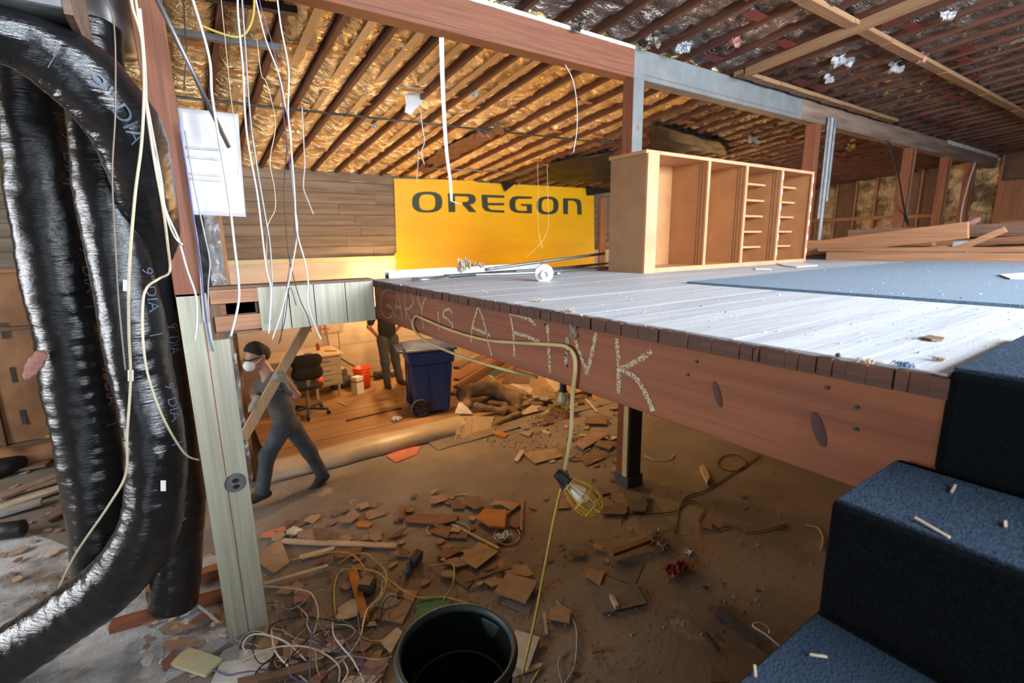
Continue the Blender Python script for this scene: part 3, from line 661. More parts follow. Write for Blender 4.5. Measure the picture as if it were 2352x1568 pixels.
# pipes and bits along the far edge of the deck
def onz(q, dz=0.0): return A(q[0], q[1], 'z', DZ+dz)
tr = thing('metal_trough', onz((1060, 622)), 'long white metal trough lying along the deck edge', 'trough')
p, q = onz((889, 639)), onz((1235, 617))
d = (q-p).normalized(); sd = Vector((-d.y, d.x, 0))
MB().bar(p+Vector((0, 0, .004)), q+Vector((0, 0, .004)), .07, .006).build('base', 'white_flake', tr)
for s_ in (-1, 1): MB().bar(p+sd*.033*s_+Vector((0, 0, .03)), q+sd*.033*s_+Vector((0, 0, .03)), .004, .05).build('side', 'white_matt', tr)
MB().bar(p+d*.0, p+d*.006, .06, .045).build('end_cap', 'dark_steel', tr)
pipes = [([(947, 642), (985, 641), (1060, 632), (1220, 626), (1411, 613)], .012, 0.012, 'steel', 'silver pipe nearest the deck edge, longest of the pipes'),
 ([(1115, 619), (1250, 600), (1388, 582)], .012, None, 'galvanised', 'grey pipe rising to the right over the others'),
 ([(1118, 627), (1260, 618), (1405, 604)], .013, 0.014, 'galvanised', 'middle grey pipe behind the porcelain socket'),
 ([(1022, 634), (1050, 633), (1200, 622)], .014, 0.014, 'dark_steel', 'short dark pipe in front of the white trough'),
 ([(1278, 628), (1340, 622), (1409, 612)], .012, 0.012, 'steel', 'short silver pipe ending at the cabinet side')]
for pts, r_, dz, mt, lb in pipes:
    if dz is None: P = [A(x, y, 'y', 3.2+.02*i) for i, (x, y) in enumerate(pts)]
    else: P = [onz(q_, dz) for q_ in pts]
    props(MB().tube(smooth_path(P, 5), r_, 10).build('metal_pipe', mt, smooth=True), lb, 'pipe', 'pipes on the deck')
p = onz((1250, 628), .05); M_ = Matrix.Translation(p) @ Matrix.Rotation(math.radians(60), 4, 'Z') @ Matrix.Rotation(math.radians(82), 4, 'Y')
ls = thing('lamp_socket', onz((1250, 628)), 'white porcelain lamp socket standing on edge among the pipes', 'lamp socket')
MB().lathe([(.0, -.03), (.055, -.03), (.06, -.02), (.06, .0), (.03, .012), (.028, .04), (.022, .042), (.02, .01)], 26, M_.to_4x4() @ Matrix.Rotation(math.pi, 4, 'X')).build('body', 'white_matt', ls, smooth=False)
MB().lathe([(.045, .03), (.045, .055), (.0, .055)], 20, M_ @ Matrix.Identity(4)).build('backing', 'black_rubber', ls)
def crumple(c, sx, sy, sz, seed, mt, name, label, cat, group=None, res=12, th=.004):
    m = MB()
    def fn(u, v):
        a = Vector((u*3+seed, v*3, seed*1.7))
        return Vector(c)+Vector(((u-.5)*sx*2+.3*sx*noise.noise(a), (v-.5)*sy*2+.3*sy*noise.noise(a+Vector((9, 0, 0))), sz*max(0, .55+.9*noise.noise(a*1.6+Vector((0, 5, 0))))))
    m.grid(fn, res, res); o = m.build(name, mt, solid=th)
    return props(o, label, cat, group)
crumple(onz((1068, 628), .005), .05, .03, .13, 2.2, 'bit_light', 'paper_scrap', 'crumpled beige paper with red line on the trough', 'paper')
crumple(onz((1098, 618), .03), .05, .03, .06, 4.2, 'bit_tan', 'paper_scrap', 'small torn brown paper right of the crumpled beige one', 'paper')
m = MB(); m.box(4.15-.0, 4.4, 3.3, 3.5, DZ, DZ+.09); m.box(4.2, 4.3, 3.28, 3.3, DZ+.04, DZ+.12)
props(m.build('switch_box', 'dark_steel', bevel=.005), 'dark metal switch box with wire ends behind the cabinet', 'box')

# ================================================================== carpeted stairs
st = thing('staircase', (0.0, -.45, 0), 'carpeted dark blue stairs going down from the deck', 'stairs')
tz = 2.25
xn = XB
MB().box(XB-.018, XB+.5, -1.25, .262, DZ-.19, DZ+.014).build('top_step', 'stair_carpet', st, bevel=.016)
MB().box(XB-.012, XB+.495, -1.24, .256, DZ+.008, DZ+.018).build('lit_tread', 'tread_lit_tint', st, bevel=.003)  # thin slab, its paler colour is painted light on the top step
k = 0
while tz > 0.1:
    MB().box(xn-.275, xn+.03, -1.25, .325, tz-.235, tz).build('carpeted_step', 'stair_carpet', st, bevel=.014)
    MB().box(xn-.268, xn-.022, -1.24, .318, tz-.006, tz+.004).build('lit_tread', 'tread_lit_tint', st, bevel=.003)  # thin slab with the tread's light painted into its colour
    xn -= .27; tz -= .213; k += 1
m = MB(); m.prism([(XB, .20, 2.1), (XB-.2, .20, 2.0), (xn, .20, .0), (xn+.3, .20, 0), (XB, .20, 1.75)], (0, .05, 0)); m.build('stringer', 'old_timber_x', st)
for o_ in st.children:
    for md in o_.modifiers: md.segments = 4
# pale fibres and chips on the steps
for kk, (px, py, L_, a_) in enumerate(((2140, 1210, .05, 1.2), (2310, 1203, .02, .2), (2190, 1122, .035, .1), (2050, 1410, .05, 2.9), (1880, 1505, .025, 2.4), (1735, 1540, .02, .6))):
    z_ = 2.253 if py < 1300 else 2.042
    p = A(px, py, 'z', z_+.004); dv = Vector((math.cos(a_), math.sin(a_), .05))*L_/2
    o = MB().bar(p-dv, p+dv, .0032, .002).build('wood_splinter', 'bit_light'); props(o, ['longest pale splinter on the upper stair tread', 'rightmost short splinter on the upper stair tread', 'pale splinter on upper stair tread nearest the riser', 'long pale splinter at the back of second stair tread', 'short splinter in the middle of second stair tread', 'tiny splinter at the left end of second stair tread'][kk], 'splinter', 'splinters on the stairs')

# ================================================================== barrel in front
bc = Vector((.895, 1.875, 0))
br = thing('trash_barrel', bc, 'large dark green round trash barrel, open at the top', 'barrel')
MB().lathe([(.0, .0), (.225, .0), (.235, .02), (.285, .69), (.272, .69), (.222, .03), (.0, .03)], 56, Matrix.Translation(bc)).build('body', 'barrel_green', br, smooth=True)
MB().lathe([(.285, .665), (.302, .675), (.306, .70), (.298, .722), (.282, .724), (.272, .70), (.274, .68), (.285, .665)], 56, Matrix.Translation(bc), False).build('rim', 'barrel_rim', br, smooth=True)
for a_ in (20, 200):
    t = math.radians(a_); dr = Vector((math.cos(t), math.sin(t), 0)); td = Vector((-dr.y, dr.x, 0))
    m = MB(); m.obox(bc+dr*.315+Vector((0, 0, .645)), (dr, td, (0, 0, 1)), (.02, .085, .02)); m.build('handle', 'barrel_rim', br, bevel=.008)
    m = MB(); m.obox(bc+dr*.268+Vector((0, 0, .60)), (dr, td, (0, 0, 1)), (.005, .075, .07)); m.build('handle_recess', 'barrel_rim', br, bevel=.004)
for zz, rr in ((.25, .245), (.45, .262)):
    MB().lathe([(rr-.012, zz), (rr-.02, zz+.006), (rr-.012, zz+.012)], 48, Matrix.Translation(bc), False).build('inner_ring', 'barrel_rim', br)

# ================================================================== cord with caged work lamps
XC = XB-.014
top = [(1221, 862), (1157, 848), (1095, 830), (1038, 810), (979, 783), (953, 759), (948, 740), (956, 726), (979, 735), (1038, 759), (1113, 780), (1187, 787), (1277, 792), (1303, 798), (1318, 816), (1321, 848), (1315, 908), (1311, 997), (1297, 1082)]
P = [A(x, y, 'x', XC) for x, y in top]
P[0] = A(1235, 866, 'x', XC+.1)
low = [A(x, y, 'x', XC-.01*i) for i, (x, y) in enumerate([(1290, 1118), (1272, 1195), (1250, 1310), (1225, 1440), (1195, 1568)])]
low += [low[-1]+Vector((.02, .1, -.35)), Vector((low[-1].x+.1, low[-1].y+.3, .01)), Vector((low[-1].x+.5, low[-1].y+.5, .01))]
ec = thing('extension_cord', P[-1], 'yellow extension cord looped over the chalked beam and hanging down', 'cord')
MB().tube(smooth_path(P, 7), .0075, 10).build('upper_cord', 'cord_yellow', ec, smooth=True)
MB().tube(smooth_path(low, 7), .0065, 10).build('lower_cord', 'wire_yellow', ec, smooth=True)
m = MB(); pc = A(1295, 1100, 'x', XC-.005)
m.obox(pc, ((0, 0, 1), (0, 1, 0), (1, 0, 0)), (.026, .02, .014)); m.obox(pc+Vector((0, -.004, -.018)), ((0, .3, 1), (0, 1, 0), (1, 0, 0)), (.022, .016, .016)); m.build('plug', 'black_rubber', ec, bevel=.005)
m = MB(); m.obox(pc+Vector((0, 0, .026)), ((0, 0, 1), (0, 1, 0), (1, 0, 0)), (.012, .014, .01)); m.build('connector', 'galvanised', ec, bevel=.002)
for px, py in ((955, 733), (1316, 812)):
    p = A(px, py, 'x', XB); MB().tube([p+Vector((.01, 0, .01)), p+Vector((-.03, 0, .012)), p+Vector((-.034, 0, .02))], .003, 6).build('nail', 'dark_steel', ec)
def cage_lamp(loc, axis, size, label, lit=0.0, group=None):
    t = thing('work_lamp', loc, label, 'lamp', group)
    ax = Vector(axis).normalized(); Mx = Matrix.Translation(loc) @ ax.to_track_quat('Z', 'Y').to_matrix().to_4x4() @ Matrix.Scale(size, 4)
    MB().lathe([(.0, -.07), (.018, -.07), (.022, -.05), (.022, -.01), (.027, .0), (.0, .0)], 16, Mx).build('socket', 'black_rubber', t, smooth=False)
    MB().lathe([(.015, .0), (.017, .015), (.03, .045), (.032, .065), (.024, .085), (.0, .094)], 18, Mx).build('bulb', 'bulb_lit' if lit else 'bulb_glass', t, smooth=True)
    m = MB(); prof = [(.03, .0), (.045, .03), (.058, .07), (.056, .105), (.04, .135), (.018, .15)]
    for k in range(8):
        a = 2*math.pi*k/8
        m.tube(smooth_path([Mx @ Vector((r*math.cos(a), r*math.sin(a), z)) for r, z in prof], 3), .0032*size, 6)
    for r, z in ((.03, .0), (.0585, .075), (.05, .12), (.018, .15)):
        m.tube([Mx @ Vector((r*math.cos(a), r*math.sin(a), z)) for a in np.linspace(0, 2*math.pi, 21)], .0035*size, 6, caps=False)
    m.build('cage', 'yellow_plastic', t, smooth=True)
    if lit:
        l = bpy.data.lights.new('lamp_glow', 'POINT'); l.energy = lit; l.color = (1.0, 0.56, 0.22); l.shadow_soft_size = .045*size
        lo = bpy.data.objects.new('lamp_glow', l); COL.objects.link(lo); lo.parent = t; lo.location = ax*.06*size
    return t
lm = A(1308, 1112, 'x', XC-.02)
cage_lamp(lm, (RT*.75-UP*.62-FW*.25), .95, 'yellow caged work lamp hanging on the cord by the plug')
l1 = A(1293, 898, 'y', 2.35)
cage_lamp(l1, (0, .05, -1), 1.0, 'yellow caged lamp hanging under the beam above the rubble')
pa = l1+Vector((0, 0, .07))
props(MB().tube(smooth_path([pa, pa+Vector((.01, .02, .2)), pa+Vector((.1, .1, DZ-.06-pa.z))], 6), .005, 8).build('lamp_cable', 'black_rubber', smooth=True), 'short dark cable holding the lamp under the deck', 'cable')
LIT = [((3.0, 8.75, 1.95), 330, 'lit caged lamp near the back wall above the bucket'), ((2.6, 6.4, 1.98), 480, 'lit caged lamp behind the deck corner over the bin'), ((5.6, 6.6, 2.0), 520, 'lit caged lamp far behind the deck, right of the bin'), ((11.5, 7.2, 2.05), 700, 'added unseen caged lamp brightening the far end wall')]  # the last lamp is added out of sight to brighten the end wall
for loc, pw, lb in LIT: cage_lamp(Vector(loc), (0, 0, -1), 1.0, lb, pw)
props(MB().tube(smooth_path([(1.4, 3.63, 2.3), (1.9, 4.9, 2.12), (2.6, 6.4, 2.05), (2.95, 7.6, 2.1), (3.0, 8.75, 2.02), (3.1, 9.2, 2.2)], 8), .006, 8).build('lamp_string', 'wire_yellow', smooth=True), 'yellow lamp string running from the deck to back wall', 'cord')
props(MB().tube(smooth_path([(4.6, 3.63, 2.3), (5.1, 5.0, 2.1), (5.6, 6.6, 2.07), (8.5, 7.0, 2.1), (11.5, 7.2, 2.12), (12.5, 9.2, 2.2)], 8), .006, 8).build('lamp_string', 'wire_yellow', smooth=True), 'second lamp string running behind the deck at right', 'cord')

# ================================================================== back room: bin, desk, chair, bucket
def bin_():
    o_ = Vector((2.95, 6.72, .15)); yaw = math.radians(-14)
    ex = Vector((math.cos(yaw), math.sin(yaw), 0)); ey = Vector((-ex.y, ex.x, 0)); ez = Vector((0, 0, 1))
    t = thing('wheeled_bin', o_, 'tall dark blue wheeled bin with closed dusty lid', 'bin')
    def L(a, b, c): return o_+ex*a+ey*b+ez*c
    def frust(m, z0, z1, a0, b0, a1, b1):
        m.add([L(-a0, -b0, z0), L(a0, -b0, z0), L(a0, b0, z0), L(-a0, b0, z0), L(-a1, -b1, z1), L(a1, -b1, z1), L(a1, b1, z1), L(-a1, b1, z1)],
              [(3, 2, 1, 0), (4, 5, 6, 7), (0, 1, 5, 4), (1, 2, 6, 5), (2, 3, 7, 6), (3, 0, 4, 7)])
    m = MB(); frust(m, .04, .80, .25, .25, .315, .30); frust(m, .80, 1.0, .34, .325, .35, .335); m.build('body', 'bin_blue', t, bevel=.025)
    for b in (-.12, .12):
        m = MB(); m.obox(L(-.33, b, .5), (ez, ey, ex), (.36, .012, .012)); m.build('rib', 'bin_blue', t)
    for a in (-.08, .2):
        m = MB(); m.obox(L(a, -.298, .52), (ez, ex, ey), (.3, .006, .008)); m.build('rib', 'bin_blue', t)
    m = MB(); frust(m, 1.0, 1.045, .385, .36, .375, .35); frust(m, 1.045, 1.085, .33, .31, .24, .22); m.build('lid', 'bin_dust', t, bevel=.012)
    m = MB(); m.tube([L(-.37, -.27, 1.0), L(-.47, -.27, 1.01), L(-.47, .27, 1.01), L(-.37, .27, 1.0)], .018, 8); m.build('handle', 'bin_dust', t)
    for b in (-.1, .1):
        m = MB(); m.obox(L(-.40, b, 1.02), (ex, ey, ez), (.06, .03, .012)); m.build('hinge', 'bin_dust', t)
    for b in (-.285, .285):
        Mw = Matrix.Translation(L(-.20, b, .135)) @ (-ey if b < 0 else ey).to_track_quat('Z', 'Y').to_matrix().to_4x4()
        wh = MB().lathe([(.0, -.02), (.13, -.02), (.135, -.01), (.135, .025), (.125, .03), (.112, .03), (.10, .012), (.03, .012), (.025, .03), (.0, .03)], 30, Mw).build('wheel', 'black_rubber', t, smooth=False)
        MB().lathe([(.122, .026), (.136, .02), (.138, .0), (.136, -.015)], 30, Mw, False).build('tyre', 'bit_grey', wh)
        m = MB()
        for k in range(7):
            a = 2*math.pi*k/7; m.obox(Mw @ Vector((.065*math.cos(a), .065*math.sin(a), .018)), (Mw.to_3x3() @ Vector((math.cos(a), math.sin(a), 0)), Mw.to_3x3() @ Vector((-math.sin(a), math.cos(a), 0)), Mw.to_3x3() @ Vector((0, 0, 1))), (.042, .006, .006))
        m.build('spokes', 'bit_slate', wh)
    MB().tube([L(-.2, -.28, .135), L(-.2, .28, .135)], .014, 8).build('axle', 'steel', t)
bin_()
dk_o = Vector((1.45, 8.6, .15))
de = thing('desk', dk_o, 'grey office desk with pale top and three drawers', 'desk')
MB().box(.85, 2.08, 8.25, 9.0, .87, .91).build('desktop', 'desk_top', de, bevel=.008)
pd = MB().box(1.56, 2.04, 8.30, 8.95, .36, .87).build('pedestal', 'desk_grey', de)
for k in range(3):
    z0 = .385+k*.16
    dr = MB().box(1.585, 2.015, 8.285, 8.30, z0, z0+.145).build('drawer', 'desk_grey', de, bevel=.006)
    MB().bar((1.74, 8.275, z0+.08), (1.87, 8.275, z0+.08), .012, .014).build('handle', 'steel', dr)
for x, y in ((1.62, 8.33), (1.98, 8.33), (1.62, 8.9), (1.98, 8.9), (.92, 8.33), (.92, 8.9)):
    MB().box(x-.02, x+.02, y-.02, y+.02, .15, .36 if x > 1.5 else .87).build('leg', 'desk_grey', de)
o = MB().lathe([(0, 0), (.03, 0), (.03, .1), (.012, .12), (.0, .13)], 14, Matrix.Translation((1.78, 8.72, .912))).build('spray_can', 'bit_crimson', smooth=False); props(o, 'small red can standing on the desk', 'can')
o = MB().bar((1.85, 8.55, .92), (2.02, 8.42, .92), .04, .02).build('scraper', 'yellow_plastic', bevel=.004); props(o, 'yellow tool lying on the desk corner', 'tool')
o = MB().box(1.5, 1.62, 8.4, 8.5, .912, .93).build('tape_roll', 'bit_bluebit', bevel=.01); props(o, 'small blue thing lying on the desk top', 'tape')
o = MB().prism([(1.2, 8.4, .912), (1.5, 8.5, .912), (1.45, 8.75, .912), (1.15, 8.65, .912)], (0, 0, .003)).build('paper_sheet', 'white_matt'); props(o, 'white paper on the desk top', 'paper')
oc = Vector((1.33, 7.62, .15))
ch = thing('office_chair', oc, 'black office chair on a five star base before the desk', 'chair')
def back(u, v):
    return oc+Vector((-.02+.42*(u-.5)*(1-.15*abs(v-.5)), -.16-.10*math.sin(math.pi*u)*.4-.06*v, .62+.42*v))
bm_ = [((oc.x-.12, oc.y-.2, .85), (oc.x+.12, oc.y-.2, .85), .11, .11, (1, .38, 1)), ((oc.x-.13, oc.y-.22, 1.04), (oc.x+.13, oc.y-.22, 1.04), .10, .10, (1, .38, 1))]
MB().add(*capsules_mesh(bm_, .018, .06)).build('backrest', 'chair_black', ch, smooth=True)
bs_ = [((oc.x-.1, oc.y-.05, .62), (oc.x+.1, oc.y-.05, .62), .14, .14, (1, 1.3, .35)), ((oc.x-.1, oc.y+.1, .62), (oc.x+.1, oc.y+.1, .62), .14, .14, (1, 1.3, .35))]
MB().add(*capsules_mesh(bs_, .02, .06)).build('seat', 'chair_black', ch, smooth=True)
MB().bar(oc+Vector((0, -.18, .45)), oc+Vector((0, -.23, .75)), .05, .012).build('back_bar', 'steel', ch)
MB().tube([oc+Vector((0, 0, .1)), oc+Vector((0, 0, .45))], .028, 12).build('gas_column', 'steel', ch)
for k in range(5):
    a = 2*math.pi*k/5-.55; e = oc+Vector((.3*math.cos(a), .3*math.sin(a), .085))
    lg = MB().bar(oc+Vector((0, 0, .11)), e, .045, .03).build('leg', 'dark_steel', ch)
    MB().lathe([(.0, -.02), (.03, -.02), (.03, .02), (.0, .02)], 12, Matrix.Translation(e-Vector((0, 0, .053))) @ Matrix.Rotation(math.pi/2, 4, 'X')).build('caster', 'black_rubber', lg)
o = MB().lathe([(.0, 0), (.05, .0), (.07, .06), (.05, .11), (.0, .12)], 16, Matrix.Translation((1.52, 7.62, .60))).build('red_cushion_edge', 'orange_plastic', ch, smooth=True)
ob = A(836, 893, 'z', .15)+Vector((0.03, .14, 0))
bk = thing('bucket', ob, 'bright orange plastic bucket by the back wall', 'bucket')
MB().lathe([(.0, .0), (.13, .0), (.155, .37), (.147, .37), (.122, .02), (.0, .02)], 30, Matrix.Translation(ob)).build('body', 'orange_plastic', bk, smooth=True)
for zz in (.29, .355): MB().lathe([(.152, zz), (.166, zz+.006), (.166, zz+.016), (.153, zz+.02)], 30, Matrix.Translation(ob), False).build('rim_ring', 'orange_plastic', bk)
p = A(826, 905, 'z', .15)
cbx = thing('carton', p, 'slim white carton with red stripe before the orange bucket', 'carton')
MB().obox(p+Vector((0, .08, .15)), ((.92, .39, 0), (-.39, .92, 0), (0, 0, 1)), (.075, .075, .15)).build('body', 'white_matt', cbx, bevel=.004)
MB().obox(p+Vector((0, .08, .22)), ((.92, .39, 0), (-.39, .92, 0), (0, 0, 1)), (.0765, .0765, .012)).build('printed_stripe', 'bit_crimson', cbx)
def blob(caps, mt, name, label, cat, h=.02, k=.04, amp=.02, fr=30, group=None):
    P_ = np.array([c[0] for c in caps]+[c[1] for c in caps]); mx = max(c[2] for c in caps)*1.6+.05
    def sdf(X, Y, Z):
        d = None
        for c in caps:
            e = capsule(X, Y, Z, *c); d = e if d is None else smin(d, e, k)
        return d+amp*np.sin(X*fr)*np.sin(Y*fr*1.1+1)*np.sin(Z*fr*.9+2)
    vs, fs = surface(sdf, P_.min(0)-mx, P_.max(0)+mx, h)
    zb = min(v.z for v in vs)
    return props(MB().add(vs, fs).build(name, mt, smooth=True), label, cat, group)
p = A(790, 895, 'z', .15)
blob([(tuple(p+Vector((-.12, .15, .1))), tuple(p+Vector((.14, .2, .1))), .1, .1), (tuple(p+Vector((-.08, .3, .25))), tuple(p+Vector((.1, .35, .22))), .09, .08)], 'bit_dark', 'tool_bag', 'dark open bag slumped beside the desk', 'bag', .018)
blob([(tuple(p+Vector((-.02, .38, .34))), tuple(p+Vector((.16, .36, .16))), .09, .05)], 'bit_light', 'cloth_sack', 'pale cloth sack on the dark bag by desk', 'sack', .018)
p = A(868, 872, 'z', .15)
blob([(tuple(p+Vector((0, .05, .08))), tuple(p+Vector((.16, .1, .07))), .08, .07)], 'bit_dark', 'tool_case', 'dark tool pouch right of the orange bucket', 'bag', .018)
o = MB().lathe([(0, 0), (.07, 0), (.07, .22), (.062, .22), (.062, .02), (0, .02)], 20, Matrix.Translation((3.12, 8.95, .22)) @ Matrix.Rotation(1.45, 4, 'Y') @ Matrix.Rotation(.5, 4, 'Z')).build('paint_can', 'galvanised', smooth=False); props(o, 'metal can lying on its side by the back wall', 'can')
o = MB().bar(A(735, 795, 'y', 9.2), A(900, 892, 'y', 9.1), .02, .03).build('leaning_rod', 'dark_steel'); props(o, 'dark rod leaning diagonally on the pale back wall', 'rod')
o = MB().bar(A(746, 738, 'y', 9.26), A(757, 805, 'y', 9.26), .03, .012, (0, 1, 0)).build('wall_batten', 'lumber_z'); props(o, 'thin brown upright batten on the pale back wall', 'batten')
np_ = thing('wall_notice', A(762, 752, 'y', 9.27), 'pinkish paper with red marks pinned to back wall', 'paper')
MB().prism([A(x, y, 'y', 9.268) for x, y in ((735, 735), (790, 732), (789, 760), (738, 766))], (0, .004, 0)).build('sheet', 'bit_light', np_)
for yy in (741, 754): MB().prism([A(x, y, 'y', 9.263) for x, y in ((739, yy), (756, yy-1), (756, yy+2), (739, yy+3))], (0, .003, 0)).build('red_mark', 'bit_crimson', np_)
o = MB().bar(A(795, 966, 'z', .16), A(922, 937, 'z', .16), .03, .02).build('floor_strip', 'rafter_wood_x'); props(o, 'dark wooden strip lying on the tan floor by bin', 'strip')
o = MB().bar(A(777, 922, 'z', .16), A(795, 930, 'z', .16), .03, .01).build('wood_chip', 'bit_light'); props(o, 'pale chip on the tan floor before the desk', 'wood chip')
crumple(A(912, 965, 'z', .155), .07, .05, .06, 8.1, 'white_matt', 'paper_scrap', 'crumpled white paper on floor left of the bin wheel', 'paper')
# curled vinyl sheet along the step of the raised floor
def vin(u, v):
    xx = .5+u*2.65; a = v*math.pi*.5
    w_ = .03*noise.noise((u*5, v, 0))
    return Vector((xx, 5.84+.3*(1-math.cos(a))*.9+w_, .012+.17*math.sin(a)*(1+.2*noise.noise((u*3, 1, 2)))))
props(MB().grid(vin, 40, 9).build('vinyl_roll', 'vinyl_sheet', smooth=True, solid=.006), 'long curled beige flooring sheet along the step edge', 'flooring sheet')
# boards leaning in a heap behind the bin
lb = ['pale board at the top of heap behind the blue bin', 'second orange board behind the blue bin', 'dark brown board in heap behind the blue bin', 'thick orange board low behind the blue bin', 'reddish board lowest in heap behind the blue bin', 'brown board at the right of heap behind bin']
for k, (a, b, mt) in enumerate((((1048, 845), (1150, 785), 'bit_mauve'), ((1048, 872), (1180, 795), 'lumber_x'), ((1048, 890), (1190, 805), 'old_timber_x'), ((1040, 905), (1170, 822), 'lumber_x'), ((1050, 915), (1150, 850), 'red_timber_x'), ((1085, 905), (1215, 815), 'lumber_x'))):
    p = A(*a, 'y', 7.0+.05*k); q = A(*b, 'y', 7.9+.04*k)
    props(MB().bar(p, q, .11, .045).build('heap_board', mt), lb[k], 'board', 'boards heaped behind the bin')
props(MB().prism([PL(x, y, (3.6, 5.95, .05), (0, -.62, .78)) for x, y in ((1118, 862), (1142, 848), (1170, 848), (1132, 868))], (0, .03, 0)).build('green_board', 'bit_teal'), 'dark green board piece behind the rubble pile', 'board')
# ================================================================== people
def glove(caps_out, wrist, palm_dir, grip_dir, side, s=1.0):
    """capsules of a hand closed round something: palm, four bent fingers, a thumb"""
    w_ = Vector(wrist); d = Vector(palm_dir).normalized(); g = Vector(grip_dir).normalized(); sd = Vector(side).normalized()
    k = w_+d*.085*s
    caps_out.append((w_, k, .03*s, .036*s, (1, 1, 1)))
    for i, (o_, L_) in enumerate(((-.033, .034), (-.011, .039), (.011, .036), (.033, .028))):
        a = k+sd*o_*s-d*abs(o_)*.2; b = a+(d*.75+g*.65).normalized()*L_*s; c = b+(g*.9-d*.3).normalized()*L_*.8*s; e = c+(g*.2-d*.95).normalized()*L_*.55*s
        for p, q in ((a, b), (b, c), (c, e)): caps_out.append((p, q, .0105*s, .0098*s, (1, 1, 1)))
    t0 = w_+d*.03*s-sd*.032*s; t1 = t0+(g*.6-sd*.35+d*.5).normalized()*.04*s; t2 = t1+(g*.6+sd*.5+d*.3).normalized()*.034*s
    caps_out.append((t0, t1, .014*s, .012*s, (1, 1, 1))); caps_out.append((t1, t2, .012*s, .0105*s, (1, 1, 1)))
def T(c): return tuple(tuple(k) if isinstance(k, Vector) else k for k in c)
def person(J, label, shirt, trousers, face, gloves=True, mask=False, squat=(.72, 1, 1)):
    g0 = Vector(((J['fl'].x+J['rl'].x)/2, (J['fl'].y+J['rl'].y)/2, min(J['fl'].z, J['rl'].z)))
    t = thing('person', g0, label, 'person')
    f = Vector(face).normalized(); up = Vector((0, 0, 1)); sd = f.cross(up).normalized(); up = sd.cross(f)
    hc = J['head']
    C = []
    # head and neck
    C += [(hc+up*.025, hc+up*.03-f*.02, .095, .098, (1, 1, 1)), (hc-up*.06+f*.03, hc-up*.075+f*.045, .062, .05, (1, 1, 1)), (J['neck'], hc-up*.05-f*.01, .058, .055, (1, 1, 1)),
          (hc-up*.005+f*.098, hc-up*.03+f*.112, .012, .018, (1, 1, 1)), (hc+sd*.09-f*.01, hc+sd*.092-f*.012-up*.03, .022, .016, (1, 1, 1)), (hc-sd*.09-f*.01, hc-sd*.092-f*.012-up*.03, .022, .016, (1, 1, 1)),
          (hc+up*.02+f*.08+sd*.03, hc+up*.02+f*.08-sd*.03, .022, .022, (1, 1, 1)), (hc-up*.06+f*.085+sd*.018, hc-up*.06+f*.085-sd*.018, .012, .012, (1, 1, 1))]
    C += [(J['chest'], J['waist'], .125, .115, squat), (J['waist'], J['pelvis'], .11, .115, squat), (J['sl'], J['sr'], .05, .05, (1, 1, 1)), (J['neck'], J['chest'], .06, .11, (1, 1, 1))]
    for s in 'lr':
        C += [(J['s'+s], J['e'+s], .048, .038, (1, 1, 1)), (J['e'+s], J['h'+s], .038, .027, (1, 1, 1))]
    for s in 'fr':
        C += [(J['pelvis'], J[s+'h'], .10, .085, (1, 1, 1)), (J[s+'h'], J[s+'k'], .08, .055, (1, 1, 1)), (J[s+'k'], J[s+'a'], .055, .038, (1, 1, 1)), (J[s+'a'], J[s+'t'], .035, .025, (1, 1, 1))]
    if not gloves:
        for s in 'lr': glove(C, J['h'+s], (J['h'+s]-J['e'+s]), J.get('g'+s, Vector((0, -1, 0))), J.get('side'+s, Vector((0, 0, 1))))
    MB().add(*capsules_mesh([T(c) for c in C], .0115, .022)).build('body', 'skin', t, smooth=True)
    # shirt with short sleeves
    S = [(J['chest'], J['waist'], .155, .15, squat), (J['waist'], J['pelvis']+Vector((0, 0, .02)), .148, .15, squat), (J['sl']*.9+J['sr']*.1, J['sr']*.9+J['sl']*.1, .068, .068, (1, 1, 1))]
    for s in 'lr': S.append((J['s'+s], J['s'+s].lerp(J['e'+s], .72), .07, .062, (1, 1, 1)))
    MB().add(*capsules_mesh([T(c) for c in S], .014, .05)).build('shirt', shirt, t, smooth=True)
    # trousers
    Q = [(J['pelvis']+Vector((0, 0, .05)), J['pelvis'], .132, .135, squat)]
    for s in 'fr': Q += [(J[s+'h'], J[s+'k'], .105, .078, (1, 1, 1)), (J[s+'k'], J[s+'a'], .076, .068, (1, 1, 1))]
    MB().add(*capsules_mesh([T(c) for c in Q], .014, .045)).build('trousers', trousers, t, smooth=True)
    for s in 'fr':
        B = [(J[s+'a']+Vector((0, 0, .03)), J[s+'a']-Vector((0, 0, .03)), .058, .055, (1, 1, 1)), (J[s+'heel'], J[s+'t'], .045, .045, (1, 1, .85)), (J[s+'a'], J[s+'t'].lerp(J[s+'heel'], .4), .052, .05, (1, 1, 1))]
        MB().add(*capsules_mesh([T(c) for c in B], .011, .03)).build('boot', 'boot', t, smooth=True)
    # hair: cap over the crown and the back of the head
    hp = hc+up*.04-f*.02; fv = np.array(f); uv = np.array(up)
    def cut(X, Y, Z):
        a = (X-hc.x)*fv[0]+(Y-hc.y)*fv[1]+(Z-hc.z)*fv[2]; b = (X-hc.x)*uv[0]+(Y-hc.y)*uv[1]+(Z-hc.z)*uv[2]
        return (a*.85-b*.75+.005)
    H = [(hp+up*.012+f*.01, hp-f*.025-up*.03, .106, .1, (1, 1, 1))]
    vs, fs = capsules_mesh([T(c) for c in H], .011, .02, cut)
    MB().add(vs, fs).build('hair', 'hair', t, smooth=True)
    for e in (-1, 1):
        MB().add(*capsules_mesh([T((hc+up*.004+f*.092+sd*.034*e, hc+up*.004+f*.094+sd*.036*e, .011, .011, (1, 1, 1)))], .006, .01)).build('eye', 'white_matt' if not mask else 'black_rubber', t, smooth=True)
